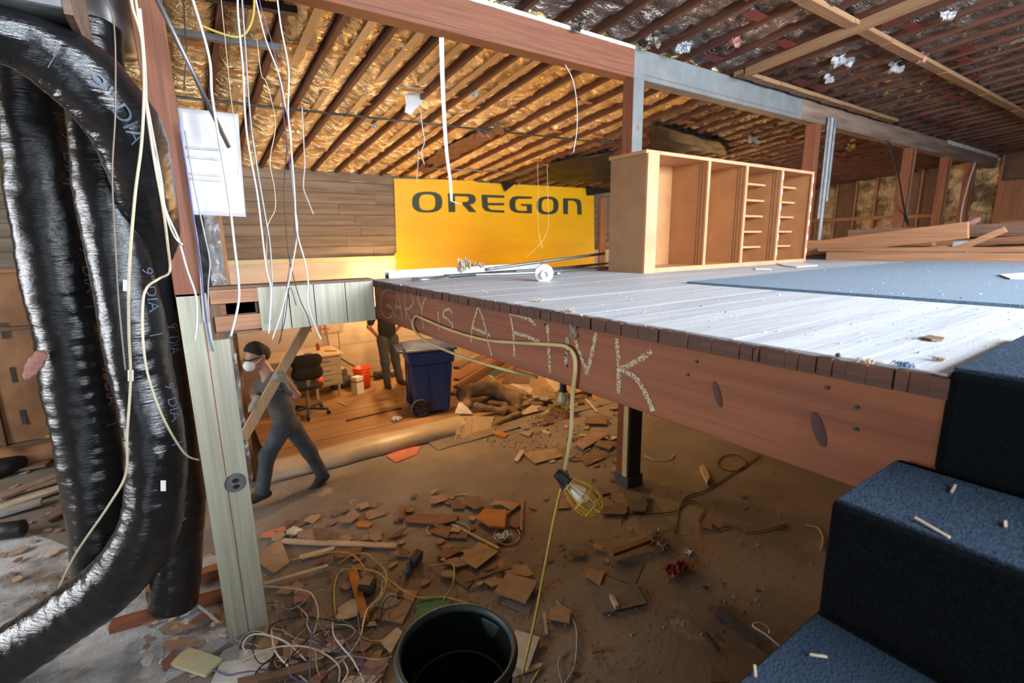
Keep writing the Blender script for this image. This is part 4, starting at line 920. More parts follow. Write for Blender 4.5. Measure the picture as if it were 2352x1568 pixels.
    if gloves:
        for s in 'lr':
            G = []; glove(G, J['h'+s], J.get('pd'+s, (J['h'+s]-J['e'+s])), J['g'+s], J['side'+s], 1.12)
            MB().add(*capsules_mesh([T(c) for c in G], .0075, .012)).build('glove', 'glove', t, smooth=True)
    if mask:
        mc = hc-up*.05+f*.098
        MB().add(*capsules_mesh([T((mc, mc-up*.012, .056, .05, (1, 1, 1))), T((mc+f*.02, mc+f*.022-up*.01, .04, .035, (1, 1, 1)))], .009, .03)).build('dust_mask', 'mask_white', t, smooth=True)
        m = MB()
        for sg in (-1, 1): m.tube([mc+sd*.05*sg, hc+sd*.1*sg-up*.01, hc-f*.095+up*.01], .003, 6)
        m.build('mask_strap', 'mask_white', t)
        m = MB(); m.tube([hc+up*.012+f*.112+sd*.0, hc+up*.012+f*.1+sd*.055, hc+up*.012+sd*.099], .007, 6); m.tube([hc+up*.012+f*.112, hc+up*.012+f*.1-sd*.055, hc+up*.012-sd*.099], .007, 6)
        m.build('glasses', 'black_rubber', t)
    return t
Y0 = 5.45
def J_(x, y, dy=0.0): return A(x, y, 'y', Y0+dy)
plank_dir = (A(557, 1005, 'y', 5.23)-A(705, 747, 'y', 5.23)).normalized()
J = dict(head=J_(589, 818), neck=J_(611, 852), chest=J_(629, 890), waist=J_(645, 935), pelvis=J_(657, 968),
         sl=J_(643, 866, -.16), sr=J_(606, 872, .16), el=J_(681, 908, -.22), er=J_(586, 912, .10), hl=J_(659, 874, -.27), hr=J_(592, 914, -.20),
         fh=J_(651, 978, -.08), rh=J_(667, 976, .08), fk=J_(614, 1046, -.1), rk=J_(710, 1036, .06), fa=J_(603, 1128, -.06), ra=J_(740, 1088, .06))
def foot(a, dirv, pitch):
    d = Vector(dirv).normalized()
    heel = a+Vector((0, 0, -.045))-d*.045; toe = a+d*.16+Vector((0, 0, -.055-pitch))
    return heel, toe
J['fheel'], J['ft'] = foot(J['fa'], (-1, -.15, 0), 0.0); J['rheel'], J['rt'] = foot(J['ra'], (-.8, -.25, 0), .1)
lowest = min(J['fheel'].z, J['ft'].z, J['rt'].z, J['rheel'].z)-.045
for k in list(J): J[k] = J[k]-Vector((0, 0, 0))
J['fl'] = Vector((J['fa'].x, J['fa'].y, lowest)); J['rl'] = Vector((J['ra'].x, J['ra'].y, lowest))
J['gl'] = Vector((-.2, 1, .0)); J['sidel'] = plank_dir; J['pdl'] = Vector((-.8, .05, .55))
J['gr'] = Vector((-.1, 1, 0)); J['sider'] = plank_dir; J['pdr'] = Vector((-.5, -.05, -.75))
person(J, 'person in grey shirt and white dust mask carrying a plank', 'shirt_grey', 'jeans', (-.88, -.38, -.3), True, True, (.78, 1, 1))
wood('plank_light', (0.6, 0.38, 0.2), (0.42, 0.25, 0.13), 'z')
pk = thing('plank', A(557, 1008, 'y', 5.23), 'long light plank held diagonally by the masked person', 'plank')
p, q = A(557, 1008, 'y', 5.23), A(735, 695, 'y', 5.23)
MB().bar(p, q, .095, .04, (0, 1, 0)).build('board', 'plank_light', pk, bevel=.003)
P2 = Vector((2.88, 8.3, .15))
def K(a, b, c): return P2+Vector((a, b, c))
J2 = dict(head=K(-.02, .02, 1.63), neck=K(0, 0, 1.47), chest=K(0, 0, 1.30), waist=K(0, 0, 1.08), pelvis=K(0, 0, .94), sl=K(-.19, .0, 1.41), sr=K(.19, 0, 1.41), el=K(-.30, .05, 1.13), er=K(.28, .04, 1.12),
          hl=K(-.15, .16, .96), hr=K(.2, .2, .95), fh=K(-.09, 0, .88), rh=K(.1, 0, .88), fk=K(-.08, -.02, .48), rk=K(.14, .05, .48), fa=K(-.06, 0, .1), ra=K(.2, .06, .1))
J2['fheel'], J2['ft'] = K(-.06, .05, .05), K(-.08, -.15, .045); J2['rheel'], J2['rt'] = K(.2, .1, .05), K(.24, -.09, .045); J2['fl'] = K(-.06, 0, 0); J2['rl'] = K(.2, .06, 0)
J2['gl'] = Vector((.2, .5, -.8)); J2['sidel'] = Vector((0, 1, .3)); J2['gr'] = Vector((0, 0, -1)); J2['sider'] = Vector((1, 0, 0))
person(J2, 'person in black shirt and jeans standing behind the beam', 'shirt_black', 'jeans', (-.3, .9, -.1), False, False, (1, .72, 1))
# ================================================================== flexible ducts at the left
def depth(p): return (p-CAM).dot(FW)
def duct(ctrl, seed, name, label, prints=(), mt='duct_film'):
    pts = [A(x, y, 'y', Y) for x, y, Y, w_ in ctrl]; rad = [w_/2/F_PX*depth(p) for p, c in zip(pts, ctrl) for w_ in (c[3],)]
    P = smooth_path(pts, 44); R_ = [q.x for q in smooth_path([Vector((r, 0, 0)) for r in rad], 44)]
    L_ = 0; S = [0]
    for i in range(1, len(P)): L_ += (P[i]-P[i-1]).length; S.append(L_)
    t = thing('flexible_duct', Vector((P[-1].x, P[-1].y, max(0, P[-1].z-.15))), label, 'duct', 'black flexible ducts')
    def rf(i, a):
        s = S[i]; ca, sa = math.cos(a), math.sin(a)
        return 1+.006*math.sin(s*2*math.pi/.1+1.2*noise.noise((s*4, ca*2, seed)))+.07*noise.noise((s*3, ca*1.2, sa*1.2+seed))+.028*noise.noise((s*13, ca*2.2, sa*2.2+seed))+.012*noise.noise((s*40, ca*3, sa*3+seed))+.006*noise.noise((s*95, ca*6, sa*6+seed))
    MB().tube(P, R_, 44, True, rf).build('sleeve', mt, t, smooth=True)
    # printed legend, wrapped on the sleeve
    for (py, txt, size, ang) in prints:
        i0 = min(range(len(P)), key=lambda i: abs(proj_y(P[i])-py)); vs, fs = text_mesh(txt, size); out = []
        for v in vs:
            s = S[i0]+v.x; j = min(range(len(S)), key=lambda q: abs(S[q]-s)); j2 = min(j+1, len(P)-1); j1 = max(j2-1, 0)
            Tn = (P[j2]-P[j1]).normalized(); c = P[j]+Tn*(s-S[j]); vw = (CAM-c); vw = (vw-Tn*vw.dot(Tn)).normalized(); sdv = Tn.cross(vw)
            if sdv.dot(RT) < 0: sdv = -sdv
            a = ang+v.y/R_[j]
            out.append(c+(vw*math.cos(a)+sdv*math.sin(a))*R_[j]*1.07)
        MB().add(out, fs).build('printed_legend', 'duct_print', t)
    return t
def proj_y(p):
    v = p-CAM; z = v.dot(FW); return 784-F_PX*v.dot(UP)/z
duct([(62, 40, 4.1, 150), (92, 300, 4.1, 150), (132, 560, 4.1, 146), (168, 760, 4.15, 142), (203, 960, 4.2, 138), (232, 1150, 4.2, 130), (250, 1365, 4.2, 122)], 1.0, 'd', 'thick leftmost black flexible duct hanging straight to the floor',
     [(265, '|', .09, .42), (305, '9" DIA', .1, .42), (420, '|', .09, .42), (560, '9" DIA', .1, .45), (690, '|', .09, .45), (830, '9" DIA', .1, .5), (960, '|', .09, .5)])
duct([(205, 60, 3.6, 120), (232, 300, 3.55, 124), (262, 500, 3.5, 128), (298, 700, 3.45, 126), (330, 880, 3.45, 120), (354, 1000, 3.42, 116), (360, 1110, 3.42, 116), (335, 1230, 3.45, 122), (250, 1345, 3.55, 126), (130, 1432, 3.7, 128), (0, 1515, 3.82, 128), (-120, 1580, 3.9, 126)], 5.0, 'd', 'middle black flexible duct bending to the left along the floor',
     [(620, '9" DIA', .085, .5), (760, '|', .08, .5), (880, '9" DIA', .085, .6), (1010, '|', .08, .6)])
duct([(-120, 55, 2.85, 130), (10, 78, 2.9, 136), (115, 125, 2.95, 152), (215, 200, 3.0, 160), (290, 300, 3.1, 148), (322, 400, 3.25, 126), (346, 520, 3.5, 108), (370, 700, 3.75, 100), (394, 900, 3.9, 98), (412, 1100, 3.95, 98), (410, 1250, 3.95, 98), (398, 1388, 3.95, 96)], 9.0, 'd', 'black duct slanting across the top and hanging beside the post',
     [(175, '9" DIA', .09, -.05), (120, '|', .09, -.2), (720, '9" DIA', .08, .1)])
# plenum box and round stub at the top left
pn = thing('duct_plenum', A(60, 10, 'y', 2.95), 'dark grey sheet metal plenum at the upper left corner', 'plenum')
pa_, pb_ = A(0, 12, 'y', 2.72), A(160, 36, 'y', 2.72)
MB().box(pa_.x-1.2, pb_.x, 2.72, 3.4, pb_.z+.02, pb_.z+.45).build('casing', 'galvanised', pn, bevel=.006)
MB().box(pb_.x-.015, pb_.x+.012, 2.71, 3.41, pb_.z-.0, pb_.z+.46).build('corner_seam', 'dirty_beam', pn)
p, q = A(228, -60, 'y', 3.95), A(268, 128, 'y', 3.95)
props(MB().tube([p, p.lerp(q, .5), q], [.13, .12, .11], 26).build('metal_duct_stub', 'galvanised', smooth=True), 'round grey metal duct stub hanging left of the post', 'duct')
# thin wire wrapped on ducts and pink scrap on the outer duct
p = A(82, 835, 'y', 3.95)
blob([(tuple(p), tuple(p+Vector((-.04, 0, -.06))), .035, .03), (tuple(p+Vector((.03, 0, .05))), tuple(p), .03, .03)], 'pink_wool', 'insulation_scrap', 'pink insulation scrap caught on the leftmost duct', 'insulation', .009, .03, .008, 90)
for k, (px, py, Yp) in enumerate(((289, 655, 3.22), (375, 1115, 3.2), (300, 862, 3.22))):
    a, b = A(px-6, py-10, 'y', Yp), A(px+6, py+10, 'y', Yp)
    MBo = MB().obox((a+b)/2, (RT, UP, FW), (.014, .03, .002)).build('paper_tag', 'white_matt'); props(MBo, ['small white tag on the middle duct, upper', 'small white tag on the middle duct, lowest', 'larger white patch on the middle duct, centre'][k], 'tag')
# white sheet metal register behind the post
wp = thing('air_register', A(500, 495, 'y', 3.68), 'shiny white sheet metal panel with louvres behind the post', 'panel')
c_ = [A(x, y, 'y', 3.68) for x, y in ((408, 247), (547, 262), (565, 496), (440, 490))]
def wpf(u, v):
    p = c_[0].lerp(c_[1], u).lerp(c_[3].lerp(c_[2], u), v)
    return p+Vector((0, .02*math.sin(v*3)+.006*noise.noise((u*4, v*4, 0)), 0))
MB().grid(wpf, 14, 22).build('sheet', 'sheet_metal_white', wp, smooth=True, solid=.004)
for v in (.36, .45, .61, .66):
    P = [wpf(.05+.55*u, v)+Vector((0, -.004, 0)) for u in np.linspace(0, 1, 8)]; MB().tube(P, .008, 6).build('louvre_ridge', 'sheet_metal_white', wp, smooth=True)
MB().tube([wpf(u, 1.0) for u in np.linspace(0, 1, 8)], .008, 6).build('folded_edge', 'sheet_metal_white', wp)

# ================================================================== hanging wires
def hang(px, Y, r, mt, label, name='cable', cat='cable', group='wires hanging from the roof', k=7, n=8):
    P = [A(q[0], q[1], 'y', (q[2] if len(q) > 2 else Y)) for q in px]
    if Y > 4:
        P.insert(0, Vector((P[0].x+.02, P[0].y+.01, roof_z(P[0].y))))
    return props(MB().tube(smooth_path(P, k), r*.82, n).build(name, mt, smooth=True), label, cat, group)
HW = [
 ([(425, -60), (440, -10), (480, 130), (487, 220), (505, 330), (525, 450), (538, 560), (548, 650), (547, 700), (530, 772)], 3.36, .009, 'white', 'thick white cable ending on the bare studs of the header'),
 ([(550, -60), (546, 20), (558, 160), (562, 250), (570, 330), (590, 440), (600, 520), (612, 620), (622, 660), (620, 720), (617, 766)], 3.38, .007, 'white', 'white cable left of the pair over the pale header'),
 ([(552, -60), (556, 0), (563, 100), (575, 270), (590, 380), (610, 500), (620, 560), (625, 650), (622, 740)], 3.42, .006, 'grey', 'grey cable right of the pair over the pale header'),
 ([(505, -40), (508, 0), (520, 120), (530, 220), (540, 290), (548, 340), (546, 400)], 3.5, .003, 'cream', 'thin beige wire before the white metal panel'),
 ([(580, -60), (588, 0), (610, 90), (640, 170), (655, 240), (668, 310), (670, 400), (678, 480), (683, 520), (680, 560), (665, 640), (645, 720), (625, 780)], 3.36, .0055, 'white', 'white cable sweeping to the left below the header'),
 ([(630, -60), (636, -10), (645, 60), (662, 150), (663, 200), (662, 260), (668, 330), (676, 430), (682, 530), (700, 600), (708, 650), (706, 690), (720, 740), (737, 780)], 3.34, .006, 'white', 'white cable sweeping to the right below the header'),
 ([(590, -40), (600, 20), (625, 100), (645, 200), (655, 300), (668, 400), (678, 490), (672, 560), (660, 650), (650, 730), (645, 785)], 3.40, .0035, 'purple', 'thin purple wire among the white cables'),
 ([(660, 330, 3.42), (652, 430), (655, 500), (662, 580), (675, 640), (690, 690), (708, 730), (715, 762)], 3.40, .0035, 'black', 'thin black wire crossing the pale header'),
 ([(590, 90), (600, 170), (612, 190), (630, 260), (632, 300), (620, 370), (630, 430), (632, 480), (615, 520), (612, 600)], 3.44, .003, 'cream', 'thin wavy beige wire behind the white cables'),
 ([(680, 700), (665, 660), (655, 730), (640, 790)], 3.38, .003, 'black', 'short black wire end below the header'),
 ([(698, 330), (700, 380), (697, 430), (708, 462), (720, 492)], 6.2, .008, 'white', 'white wire with frayed end before the grey board wall'),
 ([(1298, 148), (1316, 185), (1325, 240), (1325, 300), (1317, 350)], 3.58, .004, 'white', 'long thin white wire arcing below the gold ceiling'),
 ([(965, 240), (970, 290), (975, 325), (968, 350), (975, 378)], 5.6, .006, 'white', 'curly white wire under the hanging paper'),
 ([(1235, 380), (1236, 440), (1236, 520), (1246, 570)], 7.5, .004, 'white', 'left thin string hanging before the yellow banner'),
 ([(1257, 382), (1258, 440), (1256, 535), (1210, 590)], 7.5, .004, 'white', 'right thin string hanging before the yellow banner'),
 ([(960, 378), (957, 400), (959, 420)], 7.4, .008, 'white', 'short white wire end at the left of the banner'),
 ([(296, -40), (305, 20), (325, 90), (331, 200), (325, 330), (310, 450), (297, 620, 2.8), (296, 760, 2.9), (300, 870, 3.0), (292, 1000, 3.05), (289, 1088, 3.1), (250, 1160, 3.15), (175, 1270, 3.4), (135, 1350, 3.7)], 2.74, .0075, 'cream', 'cream cable hanging over the ducts to the floor at left'),
 ([(306, -40), (320, 60), (330, 140), (335, 230), (355, 370), (375, 480, 2.8), (385, 560, 2.9), (390, 622, 3.0), (365, 640), (338, 660), (328, 700), (330, 800), (345, 880, 2.85), (380, 970, 2.95), (425, 1042, 3.2), (456, 1056, 3.47)], 2.78, .007, 'cream', 'cream cable looping back in front of the ducts'),
 ([(318, 20, 2.85), (326, 100, 2.8), (332, 200, 2.8), (345, 280, 2.85), (370, 410, 3.1), (380, 480, 3.2), (410, 550), (430, 620), (450, 680), (452, 740), (447, 782)], 3.30, .007, 'white', 'white cable crossing the red post face'),
 ([(322, 20, 2.85), (333, 150, 2.8), (338, 250, 2.85), (352, 330, 2.95), (368, 420, 3.1), (384, 500, 3.2), (402, 545), (420, 562)], 3.28, .006, 'white', 'short white cable ending halfway on the red post'),
 ([(236, -20), (262, 60), (265, 250), (258, 400), (265, 560), (272, 680), (280, 770), (288, 850)], 2.75, .004, 'brown', 'thin brown wire hanging in front of the ducts'),
 ([(410, 280), (430, 400), (445, 500), (460, 600), (470, 700), (480, 770), (490, 806)], 3.45, .005, 'blue', 'blue wire along the right edge of the red post'),
 ([(425, 300), (445, 420), (470, 540), (482, 600), (478, 660), (480, 740)], 3.42, .005, 'grey', 'grey wire bowing out beside the red post'),
 ([(413, 300), (428, 370), (440, 470), (455, 560), (462, 660), (468, 740)], 3.46, .004, 'white', 'pale wire just inside the blue wire by post'),
 ([(430, 310), (470, 360), (520, 410)], 3.75, .003, 'cream', 'thin wire lying across the white metal panel'),
 ([(421, -20), (425, 60), (428, 120), (424, 180), (423, 208)], 3.6, .004, 'black', 'black wire right of the red post top'),
 ([(1018, -10, 3.0)] and [(2040, 322), (2060, 390), (2075, 470), (2085, 515)], 8.0, .02, 'black', 'black cable hanging from the beam over the timber heap'),
 ([(2240, 372), (2222, 430), (2210, 480), (2205, 520)], 9.0, .016, 'white', 'pale wire pair end under the far beam'),
]
for px, Y, r_, c_n, lb in HW:
    if c_n == 'black' and px[0][0] > 2000 or c_n == 'white' and px[0][0] > 2000:
        P = [A(x, y, 'y', YJ-.03) for x, y in px]
        props(MB().tube(smooth_path(P, 6), r_*.8, 8).build('cable', 'wire_'+c_n, smooth=True), lb, 'cable', 'wires hanging from the roof'); continue
    hang(px, Y, r_, 'wire_'+c_n, lb)
hang([(465, 60), (500, 74), (540, 85), (562, 78), (578, 50), (584, 10), (580, -40)], 3.6, .009, 'wire_yellow', 'yellow cable looping below the roof near the post')
# wider flat white strap
P = smooth_path([A(x, y, 'y', 3.58) for x, y in ((1014, 86), (1016, 170), (1020, 260), (1026, 350), (1035, 420), (1037, 462))], 6)
m = MB(); wd = .018
for i in range(len(P)-1):
    a = wd*(1-.5*i/len(P)); m.add([P[i]-RT*a, P[i]+RT*a, P[i+1]+RT*a, P[i+1]-RT*a], [(0, 1, 2, 3)])
e = P[-1]; m.add([e-RT*.006, e+RT*.01, e+RT*.09-UP*.025, e+RT*.05-UP*.02], [(0, 1, 2, 3)])
props(m.build('strap', 'wire_white', solid=.002), 'flat white strap hanging from the beam before the banner', 'strap')
# torn white paper on the ceiling
pts = [A(x, y, 'y', 5.5) for x, y in ((927, 205), (950, 196), (966, 212), (972, 232), (955, 250), (945, 263), (930, 258), (933, 240))]
props(MB().prism(pts, (0, .012, .01)).build('torn_paper', 'white_matt'), 'torn white paper hanging from the gold ceiling', 'paper')
# straight conduits and rails under the roof
def straight(p, q, r_, mt, label, name='conduit', cat='pipe'): return props(MB().tube([p, q], r_, 10).build(name, mt, smooth=True), label, cat)
straight(A(348, -30, 'y', 3.2), A(526, 338, 'y', 3.55), .013, 'galvanised', 'straight grey conduit slanting down beside the red post')
straight(RP(400, 222, .03), RP(1440, 333, .03), .014, 'dark_steel', 'thin dark conduit running across below the gold ceiling')
straight(RP(960, 385, .02), RP(1215, 398, .02), .01, 'galvanised', 'thin pale rod running across near the back wall')
for (x0, y0, x1, y1, h_, mt, lb) in ((470, -2, 682, 33, .07, 'black_rubber', 'black metal rail under the roof beside the beam'), (398, 80, 647, 116, .06, 'galvanised', 'grey metal rail under the roof behind the post')):
    p, q = RP(x0, y0, .08), RP(x1, y1, .08)
    m = MB(); m.bar(p, q, .06, .008); m.bar(p+Vector((0, -.028, .02)), q+Vector((0, -.028, .02)), .005, h_*.7); m.bar(p+Vector((0, .028, .02)), q+Vector((0, .028, .02)), .005, h_*.7)
    props(m.build('metal_rail', mt), lb, 'rail')
# timber battens under the near roof
for k, (ya, yb, x0, x1, lb) in enumerate(((2.28, 2.28, 3.6, 12.5, 'long light batten nailed across the rafters at right'), (3.38, 3.38, 5.3, 9.6, 'short light batten across the rafters beside the beam'))):
    t = thing('roof_batten', ((x0+x1)/2, ya, roof_z(ya)-.04), lb, 'batten')
    xx = x0; i = 0
    while xx < x1:
        L_ = .39 if k else .8
        MB().box(xx, min(xx+L_, x1), ya-.05, ya+.05, roof_z(ya)-.042-(.006 if i % 2 else 0), roof_z(ya)-.003).build('batten_piece', 'light_batten_x', t); xx += L_+.01; i += 1
o = MB().prism([(5.30, 3.3, roof_z(3.3)-.09), (5.36, 3.3, roof_z(3.3)-.09), (5.36, -2.8, roof_z(-2.8)-.09), (5.30, -2.8, roof_z(-2.8)-.09)], (0, 0, .085)).build('roof_stiffener', 'light_batten_y'); props(o, 'light orange timber running under a rafter beside the batten', 'timber')
# loose foil and insulation scraps under the roof
SCR = [(1730, 318, .10, 'silver_foil', 'large crumpled silver foil below the far roof'), (1330, 62, .06, 'foil_grey', 'torn foil at beam top, left one'), (1500, 95, .07, 'foil_grey', 'torn foil where grey beam begins'), (1570, 110, .07, 'silver_foil', 'silver scrap above the grey beam'), (1690, 97, .06, 'pink_wool', 'pink wool tuft above the grey beam'), (1935, 140, .1, 'silver_foil', 'shiny foil flap with red tape below right roof'), (2060, 155, .08, 'silver_foil', 'shiny foil scrap right of the red taped flap'), (2115, 135, .07, 'pink_wool', 'pink wool scrap by the shiny foil at right'), (2175, 40, .06, 'silver_foil', 'small bright foil scrap near the top right'), (1905, 183, .06, 'silver_foil', 'small foil scrap above the dirty beam'), (1110, 305, .09, 'pink_wool', 'pinkish wool tuft hanging from the gold ceiling'), (985, 375, .1, 'rafter_wood_y', 'dark rotten lump at the gold ceiling hole'), (1955, 338, .09, 'foil', 'golden foil scrap beyond the red column'), (860, 292, .04, 'silver_foil', 'small silver scrap on the gold ceiling'), (1090, 215, .05, 'silver_foil', 'silver flecks hanging in mid gold ceiling')]
for i, (px, py, s_, mt, lb) in enumerate(SCR):
    p = RP(px, py, .03)
    def fn(u, v, p=p, s_=s_, i=i):
        a = Vector((u*3.2+i*4.1, v*3.2, i*1.3))
        return p+RT*s_*((u-.5)*1.8+.5*noise.noise(a))+UP*s_*((v-.5)*1.5+.5*noise.noise(a+Vector((7, 1, 0))))+FW*s_*1.2*noise.noise(a*1.3+Vector((2, 9, 4)))+Vector((0, 0, .01))
    props(MB().grid(fn, 9, 9).build('roof_scrap', mt, solid=.004), lb, 'scrap', 'scraps hanging from the roof')
hole = [(958, 384), (1012, 340), (1085, 306), (1150, 284), (1165, 294), (1105, 328), (1040, 362), (985, 392)]
def hl_(u, v):
    k = u*3; i = min(2, int(k)); t = k-i; a = RP(*hole[i]).lerp(RP(*hole[i+1]), t); b = RP(*hole[7-i]).lerp(RP(*hole[6-i]), t)
    return a.lerp(b, v)+Vector((0, 0, -.015-.05*math.sin(math.pi*v)-.05*noise.noise((u*14, v*4, 3))))
props(MB().grid(hl_, 30, 8).build('torn_insulation', 'old_timber_y', solid=.006), 'ragged brown torn insulation strip hanging from the gold ceiling', 'insulation')
# dark film sagging from the roof behind column
def film(px, lb):
    P = [RP(x, y, .02) for x, y in px]
    def fn(u, v): 
        a = P[0].lerp(P[1], u); b = P[3].lerp(P[2], u); q = a.lerp(b, v)
        return q+Vector((0, 0, -.06*math.sin(math.pi*u)*math.sin(math.pi*v)-.05*noise.noise((u*5, v*5, 1))-.02))
    props(MB().grid(fn, 16, 12).build('black_film', 'black_plastic_film', smooth=True, solid=.004), lb, 'film')
film([(1500, 282), (1660, 322), (1680, 350), (1490, 345)], 'black plastic film sagging from roof behind the cabinet')
film([(1265, 372), (1405, 345), (1412, 415), (1255, 415)], 'dark film over the gold ceiling above the banner')
# ================================================================== rubble on the lower floor
rd = random.Random(11)
k4 = CR(540, 1100, 3.35); k5 = CR(1100, 1100, 2.94); k8 = CR(380, 1380, 4.2); k1 = CR(1020, 850, 5.88); k0 = CR(0, 768, 1.96)
zlev = [0]
def shard(cr, poly, mt, label, th=.008, z=None, name='board_scrap', cat='scrap', group='scraps traced on the floor', plane=None, wob=True):
    zlev[0] += 1
    if plane is None:
        zz = (.003+(zlev[0] % 9)*.0035) if z is None else z
        pts = [A(*cr(*q), 'z', zz) for q in poly]
        if wob:
            s = rd.uniform(-.04, .04); c = pts[0]
            pts = [p+Vector((0, 0, max(-.002, s*(p-c).length*.6+abs(s)*.3*(pts[2]-c).length))) for p in pts]
        off = (0, 0, th)
    else:
        pts = [PL(*cr(*q), *plane) for q in poly]; off = Vector(plane[1]).normalized()*th
    o = MB().prism(pts, off).build(name, 'bit_'+mt if 'bit_'+mt in MT else mt)
    return props(o, label, cat, group)
S4 = [([(190, 600), (350, 460), (420, 650), (300, 735), (190, 655)], 'tan', 'five sided tan board next to the pale post', .02),
 ([(355, 465), (1245, 505), (1240, 540), (365, 500)], 'light', 'long pale lath lying across the rubble', .015),
 ([(215, 420), (385, 370), (395, 400), (330, 455), (200, 450)], 'salmon', 'salmon pink shard beside the pale post', .008),
 ([(395, 400), (450, 365), (525, 390), (470, 430), (390, 430)], 'white', 'pale grey shard next to the salmon pink one', .008),
 ([(500, 590), (770, 520), (760, 545), (520, 620), (495, 610)], 'light', 'pale wedge board below the long lath', .01),
 ([(600, 400), (745, 420), (715, 475), (600, 470)], 'brown', 'brown square scrap above the long lath', .008),
 ([(480, 410), (600, 385), (610, 470), (480, 450)], 'mauve', 'mauve scrap left of the brown square one', .008),
 ([(800, 330), (910, 230), (970, 280), (890, 340)], 'mauve', 'mauve shard at the edge of the bare floor', .008),
 ([(1005, 265), (1040, 245), (1160, 250), (1165, 275), (1040, 315), (1000, 300)], 'mauve', 'long mauve shard at the rubble upper edge', .008),
 ([(920, 350), (960, 320), (1065, 345), (1030, 375), (950, 372)], 'orange', 'jagged orange tan chip at the rubble edge', .008),
 ([(980, 440), (1145, 415), (1095, 465), (975, 475)], 'tan', 'tan pointed shard right above the lath end', .008),
 ([(1255, 320), (1265, 205), (1305, 235), (1295, 320)], 'red', 'upright reddish block among the rubble', .03),
 ([(1300, 310), (1380, 275), (1720, 280), (1700, 325), (1560, 355), (1330, 340)], 'red', 'wide reddish board under the wire loops', .012),
 ([(1510, 135), (1645, 130), (1640, 165), (1540, 195), (1505, 190)], 'mauve', 'mauve shard left of the open wire ring', .008),
 ([(1760, 150), (1880, 130), (1910, 215), (1850, 240), (1770, 200)], 'brown', 'brown scrap under the open wire ring', .008),
 ([(1945, 210), (2000, 165), (2200, 190), (2130, 245), (2050, 200)], 'tan', 'wing shaped tan shard above the orange piece', .008),
 ([(1850, 310), (1920, 245), (2090, 255), (2075, 390), (1960, 380)], 'orange', 'bright orange brown broken panel piece', .02),
 ([(2205, 150), (2222, 160), (2210, 415), (2190, 400)], 'mauve', 'narrow upright stick right of the orange piece', .01),
 ([(1665, 355), (1700, 360), (2035, 535), (2020, 550)], 'light', 'pale lath slanting below the orange piece', .012),
 ([(1510, 415), (1545, 360), (1670, 375), (1635, 460)], 'red', 'dark red tile piece inside the wire loop', .008),
 ([(1640, 455), (1680, 400), (1780, 400), (1790, 460)], 'brown', 'brown tile piece beside the red tile', .008),
 ([(1550, 600), (1610, 520), (1730, 560), (1640, 610)], 'red', 'reddish shard left of the grey tan tile', .008),
 ([(1725, 620), (1880, 490), (2030, 560), (1855, 695)], 'tan', 'large square tan tile under the pale lath', .01),
 ([(2030, 690), (2240, 655), (2295, 735), (2250, 755), (2090, 725)], 'tan', 'tan shard just behind the thick square tile', .008),
 ([(1995, 880), (2095, 735), (2330, 800), (2240, 960)], 'tan', 'thick square tan tile near the hanging cord', .022),
 ([(1770, 790), (2120, 665), (2130, 685), (1780, 805)], 'red', 'thin red stick left of the square tile', .01),
 ([(2050, 960), (2090, 925), (2285, 970), (2260, 1040)], 'grey', 'torn grey sheet in front of the square tile', .004),
 ([(1000, 1000), (1170, 835), (1410, 870), (1290, 1115), (1040, 1070)], 'tan', 'large tan board behind the barrel', .012),
 ([(870, 745), (940, 720), (1035, 1095), (975, 1105)], 'orange', 'orange wood stud with a notch left of tan board', .04),
 ([(1120, 1260), (1250, 1150), (1290, 1190), (1200, 1350)], 'light', 'light tile touching the barrel left side', .012),
 ([(770, 1070), (830, 1010), (875, 1035), (800, 1100)], 'light', 'small cream chip among the tangled wires', .012),
 ([(770, 540), (975, 530), (960, 600), (770, 610)], 'red', 'dark red board under the yellow cable', .008),
 ([(1390, 1100), (1410, 930), (1640, 920), (1650, 985), (1540, 1010), (1440, 1060)], 'green', 'green printed package behind the barrel', .006),
 ([(2150, 1160), (2345, 1220), (2250, 1480), (2130, 1440)], 'white', 'white crumpled sheet right of the barrel', .004),
 ([(220, 800), (720, 655), (715, 675), (225, 815)], 'light', 'thin pale stick slanting from the post base', .008),
 ([(1680, 770), (1760, 700), (1850, 760), (1790, 850)], 'brown', 'brown scrap between stick and tan board', .008)]
for poly, mt, lb, th in S4: shard(k4, poly, mt, lb, th)
S8 = [([(40, 630), (225, 470), (560, 590), (390, 755)], 'primer_green', 'cream square tile in front of the post foot', .02),
 ([(440, 800), (600, 490), (1060, 500), (980, 690), (900, 800)], 'white', 'large whitish board under the tangled wires', .012),
 ([(1140, 400), (1480, 330), (1510, 560), (1130, 560)], 'mauve', 'mauve board in the middle of tangled wires', .012),
 ([(700, 800), (1230, 680), (1500, 620), (1520, 690), (900, 830)], 'brown', 'brown timber at the bottom of the tangle', .04),
 ([(1400, 800), (1540, 700), (1570, 740), (1500, 820)], 'red', 'red brown block end at the bottom edge', .04),
 ([(250, 10), (285, 8), (525, 205), (490, 215)], 'white', 'narrow white stick left of the post foot', .012),
 ([(0, 410), (310, 370), (300, 440), (0, 490)], 'mauve', 'pale mauve plank left of the post foot', .02),
 ([(430, 70), (500, 60), (540, 110), (510, 140)], 'mauve', 'mauve chip beside the narrow white stick', .01),
 ([(1070, 580), (1100, 560), (1290, 620), (1230, 650)], 'light', 'cream block amid the wires near bottom', .03),
 ([(870, 430), (1010, 410), (1000, 470), (880, 490)], 'tan', 'small tan square right of the post foot', .01),
 ([(1700, 800), (1780, 740), (2100, 730), (2000, 830)], 'light', 'cream board at the bottom beside the barrel', .012),
 ([(1880, 640), (2000, 520), (2160, 560), (2080, 800), (1900, 780)], 'mauve', 'dusty mauve sheet left of the barrel', .006)]
